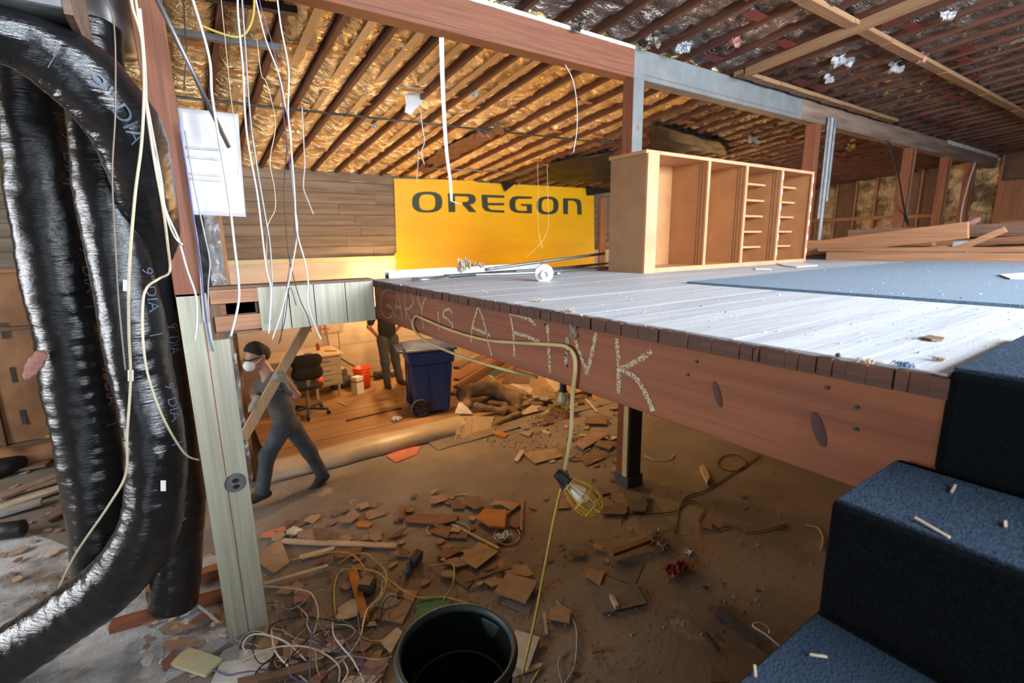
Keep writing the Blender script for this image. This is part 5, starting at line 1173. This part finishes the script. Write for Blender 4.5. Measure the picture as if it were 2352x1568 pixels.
for poly, mt, lb, th in S8: shard(k8, poly, mt, lb, th)
S5 = [([(820, 240), (850, 190), (1000, 160), (1000, 235), (980, 245)], 'brown', 'dim brown board right of the caged lamp', .008),
 ([(1010, 150), (1130, 140), (1140, 180), (1120, 225), (1030, 220)], 'smoke', 'dim grey board below the deck post', .008),
 ([(605, 510), (625, 485), (725, 482), (705, 525)], 'brown', 'small brown slat right of the cord', .012),
 ([(765, 455), (785, 440), (845, 460), (825, 485)], 'tan', 'small tan chip above the brown slat', .01),
 ([(895, 495), (1140, 420), (1165, 440), (910, 530)], 'red', 'thick reddish wood stick on the dark floor', .035),
 ([(870, 650), (930, 550), (1115, 580), (1050, 715), (970, 690)], 'smoke', 'dark grey paper square on the floor', .003),
 ([(750, 740), (870, 715), (1060, 715), (1135, 850), (1000, 880), (830, 915)], 'smoke', 'clouded plastic sheet below the grey paper', .003),
 ([(720, 660), (740, 610), (855, 620), (815, 720)], 'tan', 'tan chip left of the grey paper', .006),
 ([(880, 805), (905, 810), (945, 880), (920, 888)], 'light', 'pale wood block on the clouded plastic', .04),
 ([(470, 950), (480, 870), (540, 850), (625, 890), (610, 975)], 'tan', 'tan torn card right of the barrel', .006),
 ([(430, 905), (450, 905), (465, 1055), (450, 1060)], 'light', 'short pale stick left of the torn card', .01),
 ([(1535, 900), (1560, 840), (1620, 870), (1600, 930)], 'brown', 'brown rounded end of patterned strip', .008),
 ([(1600, 900), (1630, 865), (1920, 1075), (1875, 1120)], 'slate', 'dark patterned strip near the stairs', .006),
 ([(1565, 1245), (1690, 1376), (1565, 1376)], 'brown', 'brown triangular scrap at the bottom edge', .01),
 ([(215, 1330), (240, 1290), (435, 1250), (420, 1280), (250, 1340)], 'light', 'cream strip at the barrel foot right', .01),
 ([(500, 140), (600, 135), (620, 200), (530, 205)], 'mauve', 'mauve scrap behind the hanging caged lamp', .008),
 ([(1490, -60), (1515, -75), (1560, 10), (1540, 40)], 'light', 'bright wood block lying under the beam', .05),
 ([(760, 70), (820, 55), (890, 95), (800, 115)], 'brown', 'brown shard right beside the caged lamp', .008),
 ([(1520, 1045), (1545, 1040), (1630, 1150), (1610, 1165)], 'dark', 'black nail like strip near the stairs', .01)]
for poly, mt, lb, th in S5: shard(k5, poly, mt, lb, th)
# the heap under the deck: mound, carpet underlay, leaning boards
def hz(x, y):
    e = ((x-4.0)/1.35)**2+((y-6.45)/.62)**2
    return .2*math.exp(-e*1.2)
def mound(u, v):
    xx = 2.5+3.4*u; yy = 5.55+1.7*v
    return Vector((xx, yy, .004+hz(xx, yy)+.05*noise.noise((xx*3, yy*3, 0))*min(1, hz(xx, yy)*8)))
o = MB().grid(mound, 44, 26).build('rubble_mound', 'concrete', smooth=True); props(o, 'dusty mound of rubble behind the deck post', 'rubble', kind='stuff')
TILT = ((3.6, 5.75, .03), (0, -.42, .9))
T2 = ((3.6, 5.95, .05), (0, -.62, .78))
shard(k1, [(130, 965), (215, 625), (670, 630), (605, 965)], 'news_tan', 'printed tan packaging sheet leaning on the rubble heap', .012, name='printed_sheet', cat='sheet', plane=TILT)
nsheet = bpy.data.objects['printed_sheet']
def onsheet(q): return PL(*k1(*q), Vector(TILT[0])+Vector(TILT[1]).normalized()*.014, TILT[1])
for poly, mt in (([(170, 860), (235, 860), (225, 955), (150, 955)], 'print_mid'), ([(365, 880), (500, 880), (490, 955), (345, 955)], 'print_mid'), ([(520, 865), (620, 865), (600, 955), (495, 955)], 'print_dark'), ([(385, 640), (392, 640), (368, 880), (360, 880)], 'print_mid'), ([(300, 640), (306, 640), (268, 880), (262, 880)], 'print_mid')):
    MB().prism([onsheet(q) for q in poly], Vector(TILT[1])*.001).build('printed_block', mt, nsheet)
vs, fs = text_mesh('TUMEKOS', 50); W_ = max(v.x for v in vs); H_ = max(v.y for v in vs)
MB().add([onsheet((200+(v.x/W_)*52+ (1-v.y/H_)*-50+45, 850-(v.x/W_)*205)) for v in vs], fs).build('printed_word', 'print_dark', nsheet)
S1 = [([(1160, 190), (1200, 70), (1520, 350), (1330, 495)], 'tan', 'big tan panel leaning on the heap', T2), ([(1350, 120), (1380, 90), (1620, 200), (1500, 300)], 'light', 'pale torn panel at heap top right', T2),
 ([(770, 190), (830, 50), (1170, 70), (1150, 180)], 'brown', 'brown board on top of the heap', T2), ([(860, 200), (920, 185), (1190, 250), (1160, 330), (1050, 270)], 'white', 'white torn plaster piece on the heap', T2),
 ([(1040, 580), (1200, 460), (1290, 470), (1335, 540), (1070, 610)], 'light', 'thick plasterboard piece in middle of heap', TILT), ([(1280, 620), (1430, 515), (1440, 545), (1310, 650)], 'light', 'pale slat in front of the plasterboard', TILT),
 ([(1200, 620), (1400, 740), (1340, 780), (1190, 660)], 'white', 'pale short board low in the heap', TILT), ([(1310, 620), (1420, 560), (1540, 680), (1400, 750)], 'brown', 'brown square panel below the caged lamp', TILT),
 ([(1720, 260), (1940, 350), (1750, 660), (1690, 700)], 'brown', 'brown triangular panel right of the lamp', T2), ([(1450, 520), (1520, 500), (1610, 640), (1590, 700)], 'dark', 'dark narrow panel under the caged lamp', TILT),
 ([(1000, 680), (1180, 620), (1090, 790), (930, 760)], 'tan', 'folded tan card at the underlay end', TILT), ([(200, 440), (240, 430), (390, 600), (140, 590)], 'white', 'white torn card beside the blue bin', TILT),
 ([(640, 80), (590, 70), (770, 190), (700, 150)], 'white', 'white sliver at top of the heap', T2)]
for poly, mt, lb, pln in S1: shard(k1, poly, mt, lb, .016, plane=pln)
S1b = [([(640, 860), (670, 810), (870, 870), (820, 920)], 'orange', 'orange chip in front of printed sheet', .02), ([(1005, 850), (1210, 820), (1150, 905)], 'tan', 'torn tan cardboard chip before the heap', .01),
 ([(1060, 1130), (1520, 1060), (1600, 1170), (1230, 1265)], 'tan', 'wide tan board piece left of the cord', .012), ([(945, 1220), (1030, 1090), (1095, 1095), (1000, 1240)], 'light', 'small light tile left of the wide tan piece', .015),
 ([(1760, 1000), (2060, 810), (2230, 870), (1880, 1075)], 'mauve', 'mauve board piece left of the deck post', .015), ([(2030, 1020), (2090, 950), (2310, 1000), (2240, 1080)], 'brown', 'brown board piece touching the deck post', .015),
 ([(1910, 640), (2190, 620), (2200, 740), (1900, 730)], 'brown', 'rounded brown panel behind the deck post', .012), ([(1900, 400), (1930, 395), (2080, 560), (2060, 575)], 'light', 'pale stick behind the deck post', .012),
 ([(1800, 1180), (2000, 1130), (2200, 1180), (1950, 1290)], 'brown', 'brown flat sheet before the deck post', .008)]
for poly, mt, lb, th in S1b: shard(k1, poly, mt, lb, th)
shard(CR(520, 680, 3.137), [(1150, 1150), (1330, 1080), (1400, 1085), (1370, 1140), (1220, 1200)], 'salmon', 'bright salmon orange sheet before the flooring roll', .006)
# folded carpet underlay
a = PL(*k1(300, 280), *TILT); b = PL(*k1(900, 330), *TILT)
U = lambda cx, cy, dz=0.0, dy=0.0: tuple(PL(*k1(cx, cy), *TILT)+Vector((0, dy, dz)))
blob([(U(260, 300), U(620, 230), .11, .13), (U(620, 230), U(960, 380), .13, .12), (U(250, 330), U(330, 480), .08, .06), (U(960, 390), U(1000, 520), .1, .06)], 'carpet_pad', 'carpet_underlay', 'folded brown carpet underlay on the rubble heap', 'underlay', .022, .09, .012, 22)
blob([(U(430, 480), U(800, 560), .05, .055), (U(620, 440), U(830, 470), .04, .045), (U(830, 520), U(950, 560), .06, .05)], 'carpet_pad', 'underlay_roll', 'rolled brown underlay strips under the folded one', 'underlay', .018, .04, .008, 30)
blob([(U(680, 740), U(1000, 600), .05, .06), (U(720, 800), U(1060, 720), .035, .04)], 'carpet_pad', 'underlay_strip', 'brown underlay strip hanging behind the printed sheet', 'underlay', .018, .05, .008, 30)
for i in range(34):
    cx, cy = rd.uniform(1000, 2250), rd.uniform(330, 800); s = rd.uniform(40, 130); a0 = rd.random()*6.28; nv = rd.choice((4, 5)); asp = rd.uniform(.3, .8)
    poly = [(cx+s*math.cos(a0+6.283*k/nv+rd.uniform(-.3, .3)), cy+s*asp*math.sin(a0+6.283*k/nv+rd.uniform(-.3, .3))) for k in range(nv)]
    mt = rd.choice(['tan', 'brown', 'light', 'mauve', 'brown', 'grey'])
    pln = ((3.6, 5.75, .04+.05*rd.random()), (rd.uniform(-.12, .12), -.42+rd.uniform(-.12, .12), .9))
    shard(k1, poly, mt, ('small ' if s < 75 else 'larger ')+{'tan': 'tan', 'brown': 'brown', 'light': 'cream', 'mauve': 'mauve', 'grey': 'grey'}[mt]+' broken piece lying on the rubble heap', .012, name='heap_scrap', group='scraps on the rubble heap', plane=pln)
# red rag, electrical box, black block
crumple(A(*k5(1340, 625), 'z', .004), .11, .06, .06, 3.3, 'bit_crimson', 'red_rag', 'crumpled red rag on the dark floor', 'rag')
crumple(A(*k5(1240, 470), 'z', .004), .06, .05, .05, 5.3, 'bit_mauve', 'paper_wad', 'crumpled brown wad beside the reddish stick', 'paper')
crumple(A(*k5(1420, 500), 'z', .004), .04, .03, .03, 6.1, 'white_matt', 'paper_wad', 'small white wad on the dark floor', 'paper')
crumple(A(*k4(2070, 455), 'z', .004), .06, .05, .05, 7.1, 'white_matt', 'paper_wad', 'white plaster wad inside the wire ring', 'paper')
crumple(A(*k5(1180, 380), 'z', .004), .05, .03, .06, 1.1, 'bit_light', 'paper_wad', 'torn pale wad above the reddish stick', 'paper')
p = A(*k4(1395, 650), 'z', .0)
eb = thing('electrical_box', p, 'blue grey electrical box with wire ends in rubble', 'electrical box')
MB().obox(p+Vector((0, 0, .05)), ((.8, .5, .2), (-.5, .8, .1), (0, -.2, 1)), (.06, .035, .045)).build('case', 'bit_slate', eb, bevel=.006)
MB().obox(p+Vector((-.1, -.07, .03)), ((.4, .8, .2), (-.8, .4, 0), (0, 0, 1)), (.06, .02, .02)).build('handle_part', 'bit_slate', eb, bevel=.006)
MB().lathe([(0, 0), (.016, 0), (.016, .03), (0, .034)], 10, Matrix.Translation(p+Vector((-.14, -.12, .03)))).build('blue_cap', 'bit_bluebit', eb)
p = A(*k4(1020, 870), 'z', 0)
bx = thing('plug_block', p, 'dark block with tan face lying by the orange stud', 'block')
MB().obox(p+Vector((0, 0, .05)), ((.7, -.7, 0), (.7, .7, .2), (0, -.2, 1)), (.06, .055, .045)).build('case', 'bit_dark', bx, bevel=.01)
MB().obox(p+Vector((.0, .01, .096)), ((.7, -.7, 0), (.7, .7, .2), (0, -.2, 1)), (.045, .04, .004)).build('tan_face', 'bit_tan', bx)
p = A(*k4(1885, 800), 'z', .02); props(MB().lathe([(.008, 0), (.026, 0), (.026, .008), (.008, .008)], 18, Matrix.Translation(p)).build('washer', 'bit_light'), 'small round washer left of the square tile', 'washer')
# things on the floor at far left
for k, (cx, cy, L_, an, mt, lb) in enumerate(((60, 560, .5, .3, 'bit_light', 'pale board in the left background heap'), (80, 610, .6, -.2, 'bit_brown', 'brown board low in the left background heap'), (130, 690, .5, .5, 'bit_mauve', 'mauve board in the left background heap'), (250, 660, .6, .2, 'bit_tan', 'tan board right in left background heap'), (200, 720, .9, .35, 'bit_light', 'long pale stick in left background'), (300, 790, .4, .7, 'bit_brown', 'short brown board in left background'), (40, 800, .5, .1, 'bit_grey', 'grey plank at the left frame edge'))):
    p = A(*k0(cx, cy), 'z', .03); d = Vector((math.cos(an), math.sin(an), 0))*L_/2
    props(MB().bar(p-d, p+d+Vector((0, 0, .03)), .14, .03).build('heap_board', mt), lb, 'board', 'boards in the left background')
p = A(*k0(150, 600), 'z', .0); blob([(tuple(p+Vector((-.3, .1, .12))), tuple(p+Vector((.25, .15, .1))), .17, .13)], 'kraft_paper', 'cardboard_bundle', 'brown crushed cardboard in the left background', 'cardboard', .03, .05, .03, 14)
p = A(*k0(20, 640), 'z', .0); blob([(tuple(p+Vector((-.1, .0, .1))), tuple(p+Vector((.1, .05, .12))), .14, .1)], 'black_plastic_film', 'trash_bag', 'black trash bag at the left frame edge', 'bag', .022, .05, .03, 22)
p, q = A(-40, 1225, 'z', .09), A(52, 1213, 'z', .09); props(MB().tube([p, q, q+(q-p).normalized()*.02], [.08, .08, .05], 18).build('black_tube', 'black_rubber', smooth=True), 'short black tube lying at the left frame edge', 'tube')
o = MB().bar(A(30, 1009, 'z', .03), A(131, 999, 'z', .03), .04, .04).build('yellow_strip', 'yellow_plastic'); props(o, 'yellow strip at the foot of left back wall', 'strip')
o = MB().bar((-.55, 4.35, .05), (.02, 4.35, .05), .1, .09).build('floor_plate', 'lumber_x'); props(o, 'orange sole plate on the floor left of the post', 'timber')
o = MB().bar((-.75, 4.12, .03), (-.02, 4.02, .03), .1, .06).build('floor_plate', 'red_timber_x'); props(o, 'red brown plate in front of the orange sole plate', 'timber')
# filler scraps: individuals scattered over the littered zones
def inpoly(x, y, P):
    c = False; n = len(P); j = n-1
    for i in range(n):
        if (P[i][1] > y) != (P[j][1] > y) and x < (P[j][0]-P[i][0])*(y-P[i][1])/(P[j][1]-P[i][1])+P[i][0]: c = not c
        j = i
    return c
def filler(poly, n, smin_, smax_, mats, label, group):
    xs = [q[0] for q in poly]; ys_ = [q[1] for q in poly]; c = 0
    while c < n:
        x, y = rd.uniform(min(xs), max(xs)), rd.uniform(min(ys_), max(ys_))
        if not inpoly(x, y, poly): continue
        p = A(x, y, 'z', 0); s = rd.uniform(smin_, smax_)*(.6+.4*rd.random())
        if (p.xy-bc.xy).length < .3: c += 1; continue
        nv = rd.choice((4, 4, 5, 5, 6)); a0 = rd.random()*6.28; st_ = rd.uniform(.3, 1.0); rt = rd.random()*3.14
        tl = Vector((rd.uniform(-.12, .12), rd.uniform(-.12, .12), 0)); pts = []
        for k in range(nv):
            a = a0+6.283*k/nv+rd.uniform(-.35, .35); r = s*rd.uniform(.6, 1)
            u_, v_ = r*math.cos(a), r*math.sin(a)*st_
            q = Vector((u_*math.cos(rt)-v_*math.sin(rt), u_*math.sin(rt)+v_*math.cos(rt), 0)); q.z = q.dot(tl); pts.append(q)
        mz = min(q.z for q in pts); zb = rd.uniform(.001, .02)
        pts = [p+q+Vector((0, 0, zb-mz)) for q in pts]
        mt = rd.choice(mats)
        o = MB().prism(pts, (0, 0, rd.choice((.004, .008, .012)))).build('floor_scrap', 'bit_'+mt)
        nm = dict(tan='tan', brown='brown', red='reddish', mauve='mauve', light='cream', grey='grey', smoke='dark grey', dark='black', white='white', orange='orange', salmon='salmon')[mt]
        szw = 'tiny' if s < .035 else 'small' if s < .07 else 'medium' if s < .11 else 'large'; shw = 'narrow' if st_ < .5 else {4: 'four-sided', 5: 'five-sided', 6: 'six-sided'}[nv]
        props(o, szw+' '+shw+' '+nm+' '+label, 'scrap', group); c += 1
filler([(590, 1210), (1000, 1130), (1260, 1140), (1250, 1330), (900, 1380), (640, 1380)], 85, .05, .16, ['tan', 'brown', 'red', 'mauve', 'brown', 'brown', 'mauve', 'tan'], 'broken scrap in the rubble behind the barrel', 'scraps behind the barrel')
filler([(430, 1400), (900, 1380), (900, 1568), (330, 1568)], 55, .05, .15, ['tan', 'brown', 'mauve', 'light', 'red', 'grey'], 'broken scrap under the tangled wires', 'scraps under the wires')
filler([(1190, 1130), (1560, 1050), (1880, 1170), (1850, 1300), (1400, 1568), (1190, 1568)], 40, .02, .07, ['brown', 'smoke', 'tan', 'red', 'dark'], 'small chip on the dark floor by the stairs', 'chips on the dark floor')
filler([(1150, 960), (1420, 930), (1420, 1090), (1180, 1050)], 34, .05, .14, ['tan', 'brown', 'mauve', 'light', 'brown'], 'broken scrap before the rubble heap', 'scraps before the heap')
filler([(0, 1020), (140, 1030), (200, 1330), (200, 1420), (0, 1450)], 26, .03, .12, ['tan', 'brown', 'light', 'grey', 'mauve'], 'broken scrap on the floor left of the ducts', 'scraps left of the ducts')
filler([(300, 1420), (530, 1330), (530, 1470), (300, 1560)], 36, .03, .09, ['white', 'grey', 'light', 'mauve', 'white'], 'broken plaster bit between duct and post', 'plaster bits by the post')
m = MB()
dz_ = [A(x, y, 'z', .002) for x, y in ((-80, 1180), (120, 1240), (330, 1330), (480, 1270), (560, 1300), (640, 1330), (560, 1450), (430, 1540), (250, 1640), (-80, 1640))]
m.prism(dz_, (0, 0, .0015))
props(m.build('plaster_dust', 'plaster_dust'), 'white plaster dust spread on the floor around the ducts', 'dust', kind='stuff')
# crumbs: too many and too small to count
def crumbs(name, label, n, sampler, mt, s0, s1, z0):
    m = MB()
    for i in range(n):
        p = sampler()
        if p is None: continue
        s = rd.uniform(s0, s1)*(1 if rd.random() < .9 else 2); a = rd.random()*6.28; e = Vector((math.cos(a), math.sin(a), 0))*s; g = Vector((-e.y, e.x, 0))*rd.uniform(.3, .9)
        q = Vector((p.x, p.y, z0(p)))
        m.add([q-e*.6-g*.4, q+e*.7-g*.3, q+e*.1+g*.7, q+Vector((0, 0, s*.7))], [(2, 1, 0), (0, 1, 3), (1, 2, 3), (2, 0, 3)])
    props(m.build(name, mt, keep=True), label, 'rubble', kind='stuff')
def samp(poly, zz):
    xs = [q[0] for q in poly]; ys_ = [q[1] for q in poly]
    def f():
        x, y = rd.uniform(min(xs), max(xs)), rd.uniform(min(ys_), max(ys_))
        return A(x, y, 'z', zz) if inpoly(x, y, poly) else None
    return f
crumbs('floor_crumbs', 'fine brown crumbs strewn over the lower floor', 3800, samp([(560, 1150), (1000, 1080), (1900, 1050), (1900, 1300), (1500, 1568), (560, 1568)], 0), 'bit_tan', .004, .014, lambda p: 0.0)
crumbs('plaster_crumbs', 'white plaster crumbs strewn around the post foot', 3200, samp([(0, 1250), (330, 1400), (530, 1280), (720, 1240), (720, 1330), (560, 1568), (0, 1568)], 0), 'bit_grey', .003, .010, lambda p: 0.0)
crumbs('step_crumbs', 'pale crumbs along the curled flooring sheet', 700, samp([(590, 1120), (1000, 1020), (1040, 1035), (640, 1160)], 0), 'bit_white', .003, .010, lambda p: 0.0)
crumbs('heap_crumbs', 'brown crumbs over the rubble heap', 1500, samp([(1050, 1010), (1200, 960), (1420, 950), (1420, 1080)], 0), 'bit_mauve', .006, .025, lambda p: hz(p.x, p.y))
crumbs('deck_crumbs', 'pale grit strewn over the white deck', 900, samp([(900, 645), (1480, 630), (1900, 600), (2352, 600), (2352, 850), (1600, 750)], DZ), 'bit_white', .0015, .0045, lambda p: DZ+.0005 if p.x < 2.43 or p.y > 1.8 else DZ+.0125)
crumbs('deck_dark_grit', 'dark grit strewn over the white deck', 160, samp([(900, 645), (1480, 630), (1900, 610), (2352, 720), (2352, 850), (1600, 750)], DZ), 'bit_dark', .0015, .004, lambda p: DZ+.0005 if p.x < 2.43 or p.y > 1.8 else DZ+.0125)
# straw like fibres and splinters along the deck edge
for k, (px, py, s_, mt, lb) in enumerate(((1228, 693, .02, 'bit_light', 'tuft of pale fibre on the deck edge, left'), (1302, 716, .025, 'bit_light', 'tuft of pale fibre on the deck edge, right'), (1985, 836, .014, 'bit_light', 'torn splintered wood at the deck edge near stairs'), (2075, 845, .012, 'bit_bluebit', 'torn bright blue fibre at the deck edge'), (2150, 830, .008, 'bit_light', 'pale chip by the blue stair carpet edge'))):
    p = A(px, py, 'z', DZ)+Vector((.01, 0, 0)); m = MB()
    for q in range(26):
        a = rd.random()*6.28; d = Vector((math.cos(a)*s_, math.sin(a)*s_*1.5, rd.random()*s_*.6)); b = p+Vector((rd.uniform(-1, 1)*s_*.4, rd.uniform(-1, 1)*s_, .001))
        m.tube([b, b+d*.5+Vector((0, 0, .006)), b+d*.9], .0009, 4)
    props(m.build('fibre_tuft', mt), lb, 'fibre', 'tufts on the deck edge')

# ================================================================== wires on the floor
def fwire(cr, pts, r_, c_n, label, z=.012, group='wires lying on the floor', lift=0.0):
    P = []
    for i, q in enumerate(pts):
        h_ = z+lift*math.sin(math.pi*i/(len(pts)-1)); P.append(A(*cr(*q), 'z', h_))
    return props(MB().tube(smooth_path(P, 7), r_, 6).build('floor_wire', 'wire_'+c_n, smooth=True), label, 'wire', group)
def ring(cx, cy, rx, ry, a0, a1, n=12): return [(cx+rx*math.cos(a), cy+ry*math.sin(a)) for a in np.linspace(a0, a1, n)]
fwire(k4, [(420, 620), (620, 590), (760, 560), (900, 580), (990, 680), (990, 775)], .006, 'yellow', 'yellow cable arching left over the rubble', lift=.05)
fwire(k4, [(790, 655), (900, 585), (1010, 575), (1090, 640), (1160, 720), (1150, 860), (1080, 960), (1000, 1060), (970, 1170)], .006, 'yellow', 'yellow cable arching down past the dark block', lift=.05)
fwire(k4, [(770, 1050), (760, 850), (800, 720), (900, 690), (1050, 710), (1200, 790), (1300, 860), (1420, 910), (1600, 905), (1740, 940), (1835, 968)], .006, 'yellow', 'long yellow cable running to the barrel rim', lift=.04)
fwire(k4, [(1490, 665), (1560, 660), (1670, 650), (1685, 760), (1650, 860), (1560, 1000)], .006, 'yellow', 'yellow cable from the electrical box to barrel', lift=.06)
fwire(k4, ring(1760, 165, 100, 48, -1.2, -5.2), .007, 'cream', 'open cream cable ring at the rubble edge')
fwire(k4, ring(2095, 432, 98, 72, .2, 6.3), .006, 'cream', 'closed cream wire ring beside the orange piece')
fwire(k4, ring(1640, 395, 165, 72, 2.6, 7.4), .006, 'grey', 'grey wire ring with tape over the red board')
fwire(k4, [(980, 1215), (1040, 1245), (1160, 1240), (1260, 1222)], .006, 'yellow', 'short yellow cable end left of the barrel')
fwire(k5, [(1900, -160), (1700, -30), (1540, 70), (1400, 120), (1350, 200), (1335, 300), (1320, 365)], .006, 'black', 'long dark cable from under the beam onto the floor')
fwire(k5, [(960, 300), (1000, 240), (1150, 235), (1330, 215), (1400, 150), (1480, 155), (1520, 210), (1485, 285), (1560, 345), (1690, 315)], .005, 'black', 'dark looping cable on the floor by the stairs')
fwire(k5, [(1640, 290), (1700, 310), (1780, 332), (1862, 352), (2080, 300)], .006, 'brown', 'brown stiff wire on the floor by the stairs')
fwire(k5, [(525, 825), (600, 900), (655, 1000), (660, 1150), (640, 1280), (580, 1376)], .006, 'grey', 'grey wire curving on the floor right of barrel')
fwire(k5, [(560, 1376), (535, 1250), (570, 1170), (610, 1145)], .004, 'grey', 'thin grey wire right of the barrel foot')
fwire(k5, [(2060, 1150), (2030, 1125), (1940, 1050), (1850, 990), (1900, 972), (1955, 1005), (1960, 1040)], .007, 'white', 'white hooked cord beside the stairs', lift=.06)
fwire(k5, [(2210, 310), (2290, 330), (2325, 400), (2310, 470)], .006, 'cream', 'pale wire curling out beside the stairs')
fwire(k1, [(2330, 1150), (2200, 1150), (2050, 1180), (1900, 1290)], .005, 'brown', 'thin brown wire before the deck post')
fwire(CR(1000, 820, 3.267), [(1570, 740), (1650, 770), (1760, 765), (1790, 725)], .006, 'cream', 'pale wire arc right of the deck post')
fwire(CR(1500, 700, 2.76), ring(500, 1000, 90, 52, 0, 6.2), .006, 'black', 'dark cable coil below the beam')
TW = [('white', [(180, 820), (500, 850), (600, 900), (640, 1050), (600, 1200)]), ('blue', [(240, 955), (400, 950), (480, 970), (520, 1000)]), ('grey', [(600, 900), (640, 860), (700, 855)]), ('white', [(100, 1350), (60, 1280), (120, 1200), (250, 1200), (400, 1260), (550, 1400)]), ('blue', [(580, 1560), (575, 1400), (585, 1200), (590, 1080)]), ('blue', [(650, 1130), (780, 1180), (870, 1280), (920, 1400), (1040, 1470), (1120, 1560)]), ('white', [(280, 1150), (300, 1300), (380, 1410), (560, 1560)]), ('grey', [(620, 1300), (630, 1450), (680, 1560)]), ('white', [(750, 1100), (760, 1200), (830, 1300), (900, 1380), (1000, 1560)]), ('white', [(1130, 780), (1120, 900), (1020, 1000), (985, 1120), (960, 1220), (860, 1360), (600, 1560)]), ('black', [(270, 1560), (380, 1420), (520, 1270), (650, 1170), (850, 1150), (1100, 1130)]), ('black', [(120, 1560), (200, 1440), (330, 1380), (420, 1400)]), ('cream', [(0, 1430), (150, 1350), (330, 1290), (550, 1290), (700, 1350), (800, 1440), (800, 1560)]), ('grey', [(700, 1130), (850, 1120), (925, 1170), (850, 1240), (740, 1250)]), ('brown', [(600, 880), (610, 1000), (650, 1120), (720, 1200), (750, 1300)]), ('brown', [(480, 900), (520, 1060), (600, 1100), (760, 1050)]), ('black', [(850, 1110), (700, 1080), (500, 1060), (300, 1110), (250, 1200)]), ('white', [(830, 1560), (870, 1480), (830, 1390)]), ('grey', [(1050, 1560), (1180, 1420)]), ('purple', [(940, 1000), (960, 1200), (990, 1400), (900, 1560)]), ('blue', [(165, 1460), (250, 1560)]), ('cream', [(690, 1200), (720, 1170), (760, 1140)]), ('grey', [(340, 1560), (420, 1380), (450, 1250), (540, 1150)]), ('black', [(160, 1190), (140, 1330), (210, 1420), (330, 1330)]), ('cream', [(1000, 690), (1100, 720), (1160, 800), (1100, 900)]), ('grey', [(350, 980), (420, 1000), (520, 950), (560, 880)]), ('black', [(1120, 1080), (1140, 960), (1200, 900), (1300, 920)]), ('brown', [(1190, 1080), (1180, 970), (1250, 900), (1400, 960)])]
for i, (c_n, pts) in enumerate(TW):
    rr = .006 if c_n in ('white', 'cream') else .0042
    fwire(k4, pts, rr, c_n, c_n+' loose wire in the tangle by the post foot', z=.015+.004*(i % 5), group='tangled wires by the post foot', lift=.03+.05*rd.random())
for i in range(16):
    c_n = rd.choice(['white', 'grey', 'black', 'brown', 'cream', 'blue'])
    x, y = rd.uniform(150, 950), rd.uniform(1120, 1500); a = rd.random()*6.28; pts = []
    for k in range(6):
        pts.append((x, y)); a += rd.uniform(-.9, .9); x += 90*math.cos(a); y += 60*math.sin(a)
    fwire(k4, pts, .004, c_n, c_n+' loose wire in the tangle by the post foot', z=.012+.03*rd.random(), group='tangled wires by the post foot', lift=.05*rd.random())

# ================================================================== look-alikes are told apart by their order in the picture
ORD = ['leftmost', 'second from left', 'third from left', 'fourth from left', 'fifth from left', 'sixth from left', 'seventh from left', 'eighth from left', 'ninth from left', 'tenth from left']
same = {}
for o in bpy.data.objects:
    if o.parent is None and o.get('label') and o.get('category') and not o.get('kind'): same.setdefault(o['label'], []).append(o)
for lb, L_ in same.items():
    if 1 < len(L_) <= len(ORD):
        L_.sort(key=lambda o: (o.location-CAM).dot(RT)/max(.1, (o.location-CAM).dot(FW)))
        for w_, o in zip(ORD, L_): o['label'] = lb+', '+w_
